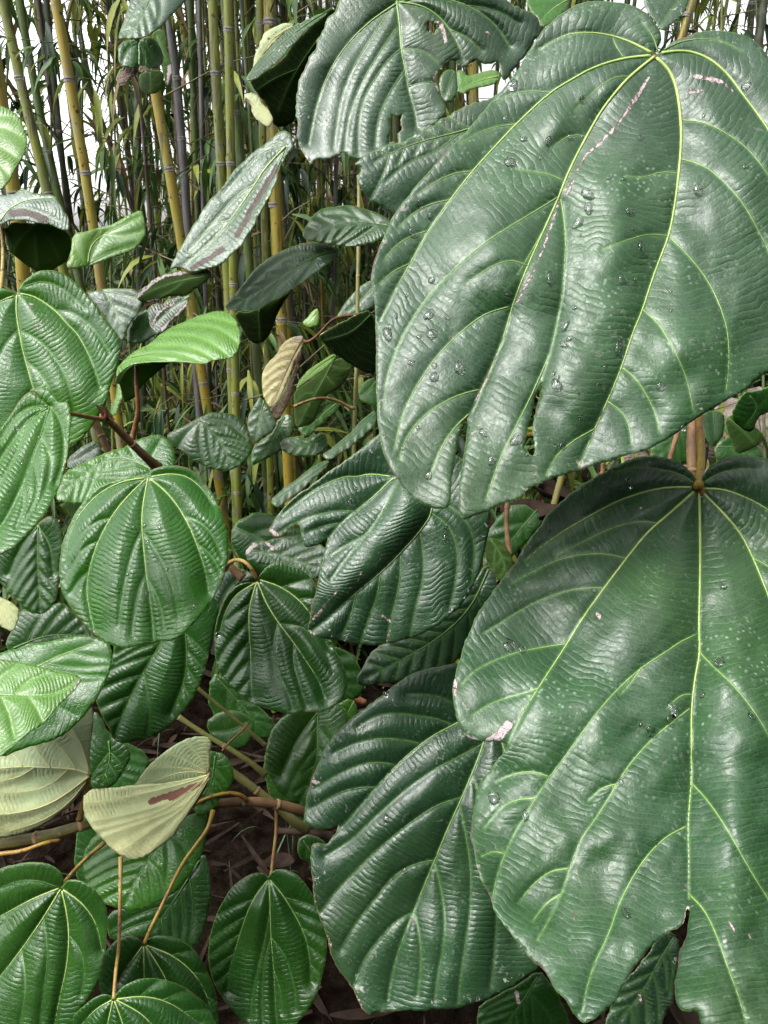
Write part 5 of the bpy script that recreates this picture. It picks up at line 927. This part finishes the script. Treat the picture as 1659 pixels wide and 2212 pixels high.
def named(pix, dpt, wpx, kind, label, nodes_y, leaves=3):
    """a culm whose visible stretch runs through traced points at a given distance; carried on to the ground and upwards"""
    p = pts(pix); W3 = P(p[:, 0], p[:, 1], np.full(len(p), dpt))
    W3 = W3[::-1]  # low to high
    # keep it standing: all points on one upright plane at roughly the same distance
    y0 = W3[0][1]
    W3 = np.array([CAM + (w_-CAM)*((y0-CAM[1])/(w_-CAM)[1]) for w_ in W3])
    t = (W3[1]-W3[0])/np.linalg.norm(W3[1]-W3[0]); g0 = W3[0]-t*(W3[0][2]/max(.3, t[2])); g0[2] = -.02
    t2 = (W3[-1]-W3[-2])/np.linalg.norm(W3[-1]-W3[-2]); top = W3[-1]+t2*((4.5-W3[-1][2])/max(.3, t2[2]))
    path = np.vstack([g0, W3, top])
    nz = []
    for ny in nodes_y:
        x = np.interp(ny, p[:, 1], p[:, 0]); w_ = P(x, ny, dpt); nz.append((CAM+(w_-CAM)*((y0)/(w_-CAM)[1]))[2])
    if nz:
        st = .30; lo = min(nz); hi = max(nz)
        nz += [lo-st*k for k in range(1, 5)] + [hi+st*k for k in range(1, 6)]
    else: nz = list(np.arange(R_.uniform(.1, .3), 4.4, R_.uniform(.24, .34)))
    r = culm(path, wpx/2*dpt/F, kind, label, None, nz)
    sprays(r, path, R_, leaves, .5, 3.0)
named('117,-20 135,80 150,175 168,275 185,375 197,460 212,560 222,640', 2.0, 21, 'yellow', 'stout yellow bamboo culm with black flecks, leaning, left of the sky gap', [173, 375], 5)
named('318,60 335,205 350,300 367,370 380,450 395,545', 2.15, 22, 'yellow', 'orange-yellow flecked bamboo culm below the withered top leaf', [367], 7)
named('582,-20 583,60 585,140 588,300 593,443 601,550 608,700', 2.1, 24, 'yellow', 'thick orange-yellow bamboo culm right of the slender slanting leaf', [48, 443], 7)
named('20,340 32,420 45,520 52,620', 1.7, 29, 'yellow', 'thickest yellow bamboo culm at the left edge behind the crumpled leaf', [420], 0)
named('2,-20 22,90 48,190 72,300 100,400 112,460', 2.2, 21, 'olive', 'leaning olive bamboo culm at the upper left corner', [170], 7)
named('458,-20 462,80 467,180 477,350 486,500 493,620 498,760', 2.1, 19, 'olive', 'straight olive-green bamboo culm left of centre at the top', [160, 355, 560], 8)
named('483,-20 495,90 506,200 518,330 530,480 540,600', 2.25, 19, 'green', 'dark green bamboo culm just right of the straight olive one', [42, 245, 440], 8)
named('532,-20 538,60 543,130 552,240 556,330', 2.4, 18, 'olive', 'pale olive bamboo culm between the dark green and thick yellow ones', [95], 8)
named('360,-20 368,60 382,175 392,290 400,400 405,480', 2.35, 18, 'grey', 'grey weathered bamboo culm right of the withered top leaf', [170, 300], 7)
named('296,150 298,250 296,340 298,420', 2.6, 15, 'dark', 'dark upright bamboo culm at the right side of the sky gap', [180], 7)
named('140,60 165,140 190,200 215,250 245,330 280,430', 2.7, 12, 'brown', 'thin brown-grey bamboo culm slanting across the sky gap', [190], 5)
named('95,100 110,220 135,340 150,450', 2.6, 12, 'brown', 'thin brown bamboo culm left in the sky gap', [210], 5)
named('1505,-30 1495,0 1480,45 1465,100', 1.9, 17, 'yellow', 'yellow bamboo culm at the top right corner', [33], 7)
named('40,-20 60,120 90,260 125,420 150,520', 2.5, 17, 'green', 'second leaning green bamboo culm at the upper left', [140, 330], 7)
named('508,800 510,900 512,1000', 2.2, 17, 'olive', 'dim olive bamboo culm above the semicircular dark leaf', [850], 0)
named('580,850 583,980 585,1100', 2.3, 14, 'olive', 'dim bamboo culm in the dark below the tan dead leaf', [], 0)
named('612,560 622,700 628,830', 2.5, 15, 'yellow', 'dim yellow bamboo culm right of the tan dead leaf', [700], 5)
named('1020,120 1022,190 1024,260', 2.3, 20, 'yellow', 'yellow bamboo culm glimpsed through the torn gap of the top centre leaf', [], 0)

# background grove: everything here is a real culm standing on the ground
def rand_culm(x, y, rad, kind, leaves, zl, zh, group, label):
    lx = R_.gauss(.0, .09) - (.18 if x/y < -.44 else 0); ly = R_.gauss(.03, .06); H = R_.uniform(3.8, 5.2)
    path = [np.array([x+lx*t*1.2+lx*t*t*.6, y+ly*t, H*t-.02]) for t in np.linspace(0, 1, 7)]
    nz = list(np.arange(R_.uniform(.1, .4), 3.2, R_.uniform(.26, .36)))
    r = culm(path, rad, kind, label, group, nz, detail=False)
    if leaves: sprays(r, path, R_, leaves, zl, zh, .32)
cnt = 0
GL = {'near': ('slender %s bamboo culm among the crowded middle rows of the grove', 'bamboo culms in the middle rows of the grove'), 'far': ('thin %s bamboo culm in the farthest rows of the grove', 'bamboo culms in the farthest rows of the grove')}
for _ in range(95):
    y = R_.uniform(2.5, 3.6); u = R_.uniform(-.52, .05)
    if -.47 < u < -.31 and R_.random() < .93: continue
    k = R_.choices(['olive', 'green', 'dark', 'grey', 'brown', 'yellow'], [6, 5, 2, 3, 3, 2.2])[0]
    rand_culm(u*y*1.05, y, R_.uniform(.004, .011), k, R_.randint(14, 22), .5, 3.2, GL['near'][1], GL['near'][0] % k); cnt += 1
for _ in range(150):
    y = R_.uniform(3.6, 6.5); u = R_.uniform(-.56, .08)
    if -.47 < u < -.31 and R_.random() < .93: continue
    k = R_.choices(['olive', 'green', 'dark', 'grey', 'brown', 'yellow'], [5, 4, 3, 3, 4, 2])[0]
    rand_culm(u*y*1.05, y, R_.uniform(.006, .016), k, R_.randint(7, 12), .4, 3.9, GL['far'][1], GL['far'][0] % k)
for _ in range(34):
    y = R_.uniform(2.6, 5.5); u = R_.uniform(.06, .37)
    k = R_.choices(['olive', 'green', 'dark', 'brown', 'yellow'], [3, 4, 5, 3, 2])[0]
    rand_culm(u*y*1.05, y, R_.uniform(.006, .013), k, 16, 1.2, 3.6, 'bamboo culms behind the torn top centre leaf', '%s bamboo culm far behind the torn top centre leaf' % k)
for _ in range(14):
    y = R_.uniform(2.6, 5); u = R_.uniform(.36, .60)
    k = R_.choices(['olive', 'green', 'dark', 'brown', 'yellow'], [3, 4, 5, 3, 2])[0]
    rand_culm(u*y*1.05, y, R_.uniform(.008, .015), k, 14, .6, 3.4, 'bamboo culms behind the right hand leaves', '%s bamboo culm behind the leaves at the right edge' % k)

# dense undergrowth of bamboo shoots and leaves behind and between, nobody could count it
def undergrowth():
    r = random.Random(77); V, Fc, MI = [], [], []
    def blades(n, ylo, yhi, ulo, uhi, hfun, L0, L1, W0, W1, wts):
        for _ in range(n):
            y = r.uniform(ylo, yhi); u = r.uniform(ulo, uhi); x = u*y
            z = r.uniform(0.0, hfun(u)) ; a = r.uniform(0, 6.3)
            f0 = len(Fc); blade_geo(V, Fc, (x, y, z), np.array([math.cos(a), math.sin(a), r.uniform(-1.5, .6)]), r.uniform(L0, L1), r.uniform(W0, W1), r.uniform(.1, .6), r.uniform(-1, 1), 4)
            MI.extend([r.choices(range(4), wts)[0]]*(len(Fc)-f0))
    blades(7500, 2.2, 4.2, -.62, .5, lambda u: .95, .10, .22, .014, .028, (6, 3, 2.5, 1.0))
    blades(9000, 4.0, 7.5, -.75, .8, lambda u: 1.5 if u < -.28 else 2.2, .16, .34, .025, .05, (5, 3, 2.5, 1.0))
    blades(700, 5.5, 8.0, -.26, .8, lambda u: 4.2, .16, .34, .025, .05, (5, 3, 3, 1.0))
    o = mesh_obj('undergrowth', V, Fc, [M['bl1'], M['bl4'], M['bl2'], M['bl3']]); o.data.polygons.foreach_set('material_index', MI); tag(o, kind='stuff')
undergrowth()

def unseen_canopy():
    """bamboo leaves added out of view above the frame, only to shade the grove"""
    r = random.Random(78); V, Fc, MI = [], [], []
    for _ in range(2000):
        y = r.uniform(1.9, 8.5); x = r.uniform(-1.1, 1.1)*(1.2+y*.55); z = r.uniform(max(3.0, 1.75+.30*y), 5.2); a = r.uniform(0, 6.3)
        if -.50 < x/y < -.28 and y > 3.2 and r.random() < .5: continue
        f0 = len(Fc); blade_geo(V, Fc, (x, y, z), np.array([math.cos(a), math.sin(a), r.uniform(-.8, .4)]), r.uniform(.2, .4), r.uniform(.04, .08), r.uniform(.1, .5), r.uniform(-1, 1), 3)
        MI.extend([r.choices(range(4), (4, 5, 1, 1))[0]]*(len(Fc)-f0))
    o = mesh_obj('unseen_bamboo_canopy', V, Fc, [M['bl1'], M['bl4'], M['bl2'], M['bl3']]); o.data.polygons.foreach_set('material_index', MI); tag(o, kind='stuff')
unseen_canopy()

def unseen_hedges():
    """tall hedge walls added behind and beside the viewer to shape the daylight"""
    r = random.Random(79)
    for (a, b, h, lab) in (((-6, -2.6), (4.2, -2.6), 3.4, 'unseen_hedge'), ((3.4, -2.6), (3.6, 1.6), 3.6, 'unseen_hedge'), ((-4.6, -2.6), (-4.8, .4), 2.2, 'unseen_hedge')):
        V, Fc = [], []; n, m = 60, 30
        L = math.hypot(b[0]-a[0], b[1]-a[1]); nx, ny = (b[1]-a[1])/L, -(b[0]-a[0])/L
        for side in (-1, 1):
            base = len(V)
            for j in range(m):
                for i in range(n):
                    u = i/(n-1); z = h*j/(m-1); w_ = .5*math.sqrt(max(0, 1-(j/(m-1))**6)) + .25*(vnoise(u*L*1.3, z*1.3, 3)-.5) + .12*(vnoise(u*L*5, z*5, 4)-.5)
                    V.append((a[0]+(b[0]-a[0])*u+nx*side*w_, a[1]+(b[1]-a[1])*u+ny*side*w_, z))
            for j in range(m-1):
                for i in range(n-1): q = base+j*n+i; Fc.append((q, q+1, q+n+1, q+n))
        for _ in range(2500):
            u = r.random(); z = r.uniform(.1, h); s_ = .55*r.choice((-1, 1)); an = r.uniform(0, 6.3)
            blade_geo(V, Fc, (a[0]+(b[0]-a[0])*u+nx*s_, a[1]+(b[1]-a[1])*u+ny*s_, z), np.array([math.cos(an), math.sin(an), r.uniform(-.6, .6)]), r.uniform(.06, .14), r.uniform(.03, .06), .2, 0, 3)
        tag(mesh_obj('unseen_hedge', V, Fc, M['unseen_hedge']), kind='stuff')
unseen_hedges()

def gap_sprays():
    """twigs of leaves hanging before the bright gaps, each on its own slim shoot"""
    rr = random.Random(91)
    for (x, y, d, l) in ((70, 120, 2.6, 'leafy bamboo shoot crossing the bright sky at the upper left corner'), (110, 300, 2.5, 'leafy bamboo shoot low in the sky gap beside the flecked culm'), (170, 120, 2.6, 'leafy bamboo shoot high in the sky gap left of the top leaf'),
                         (235, 330, 2.7, 'leafy bamboo shoot low in the sky gap right of the flecked culm'), (230, 200, 2.9, 'leafy bamboo shoot in the middle of the sky gap'), (20, 250, 2.6, 'leafy bamboo shoot at the left edge above the pale green leaf'), (1560, 60, 2.4, 'leafy bamboo shoot in the bright gap at the top right corner'), (1630, 90, 2.6, 'outermost leafy bamboo shoot at the top right corner')):
        top = P(x, y-120, d); low = P(x+rr.uniform(-30, 30), y+160, d); g = low+(low-top)*(low[2]/max(.1, (top-low)[2])); g[2] = -.02
        path = [g, low, (low+top)/2+np.array([rr.uniform(-.02, .02), 0, 0]), top, top+(top-low)*.6]
        r = culm(path, .005, rr.choice(['green', 'olive']), l, None, [], detail=False)
        for nz_ in (1,): sprays(r, path, rr, 6, low[2]-.1, top[2]+.3, .34, wts=(5, 3, 3, 2), per=(4, 8))
gap_sprays()
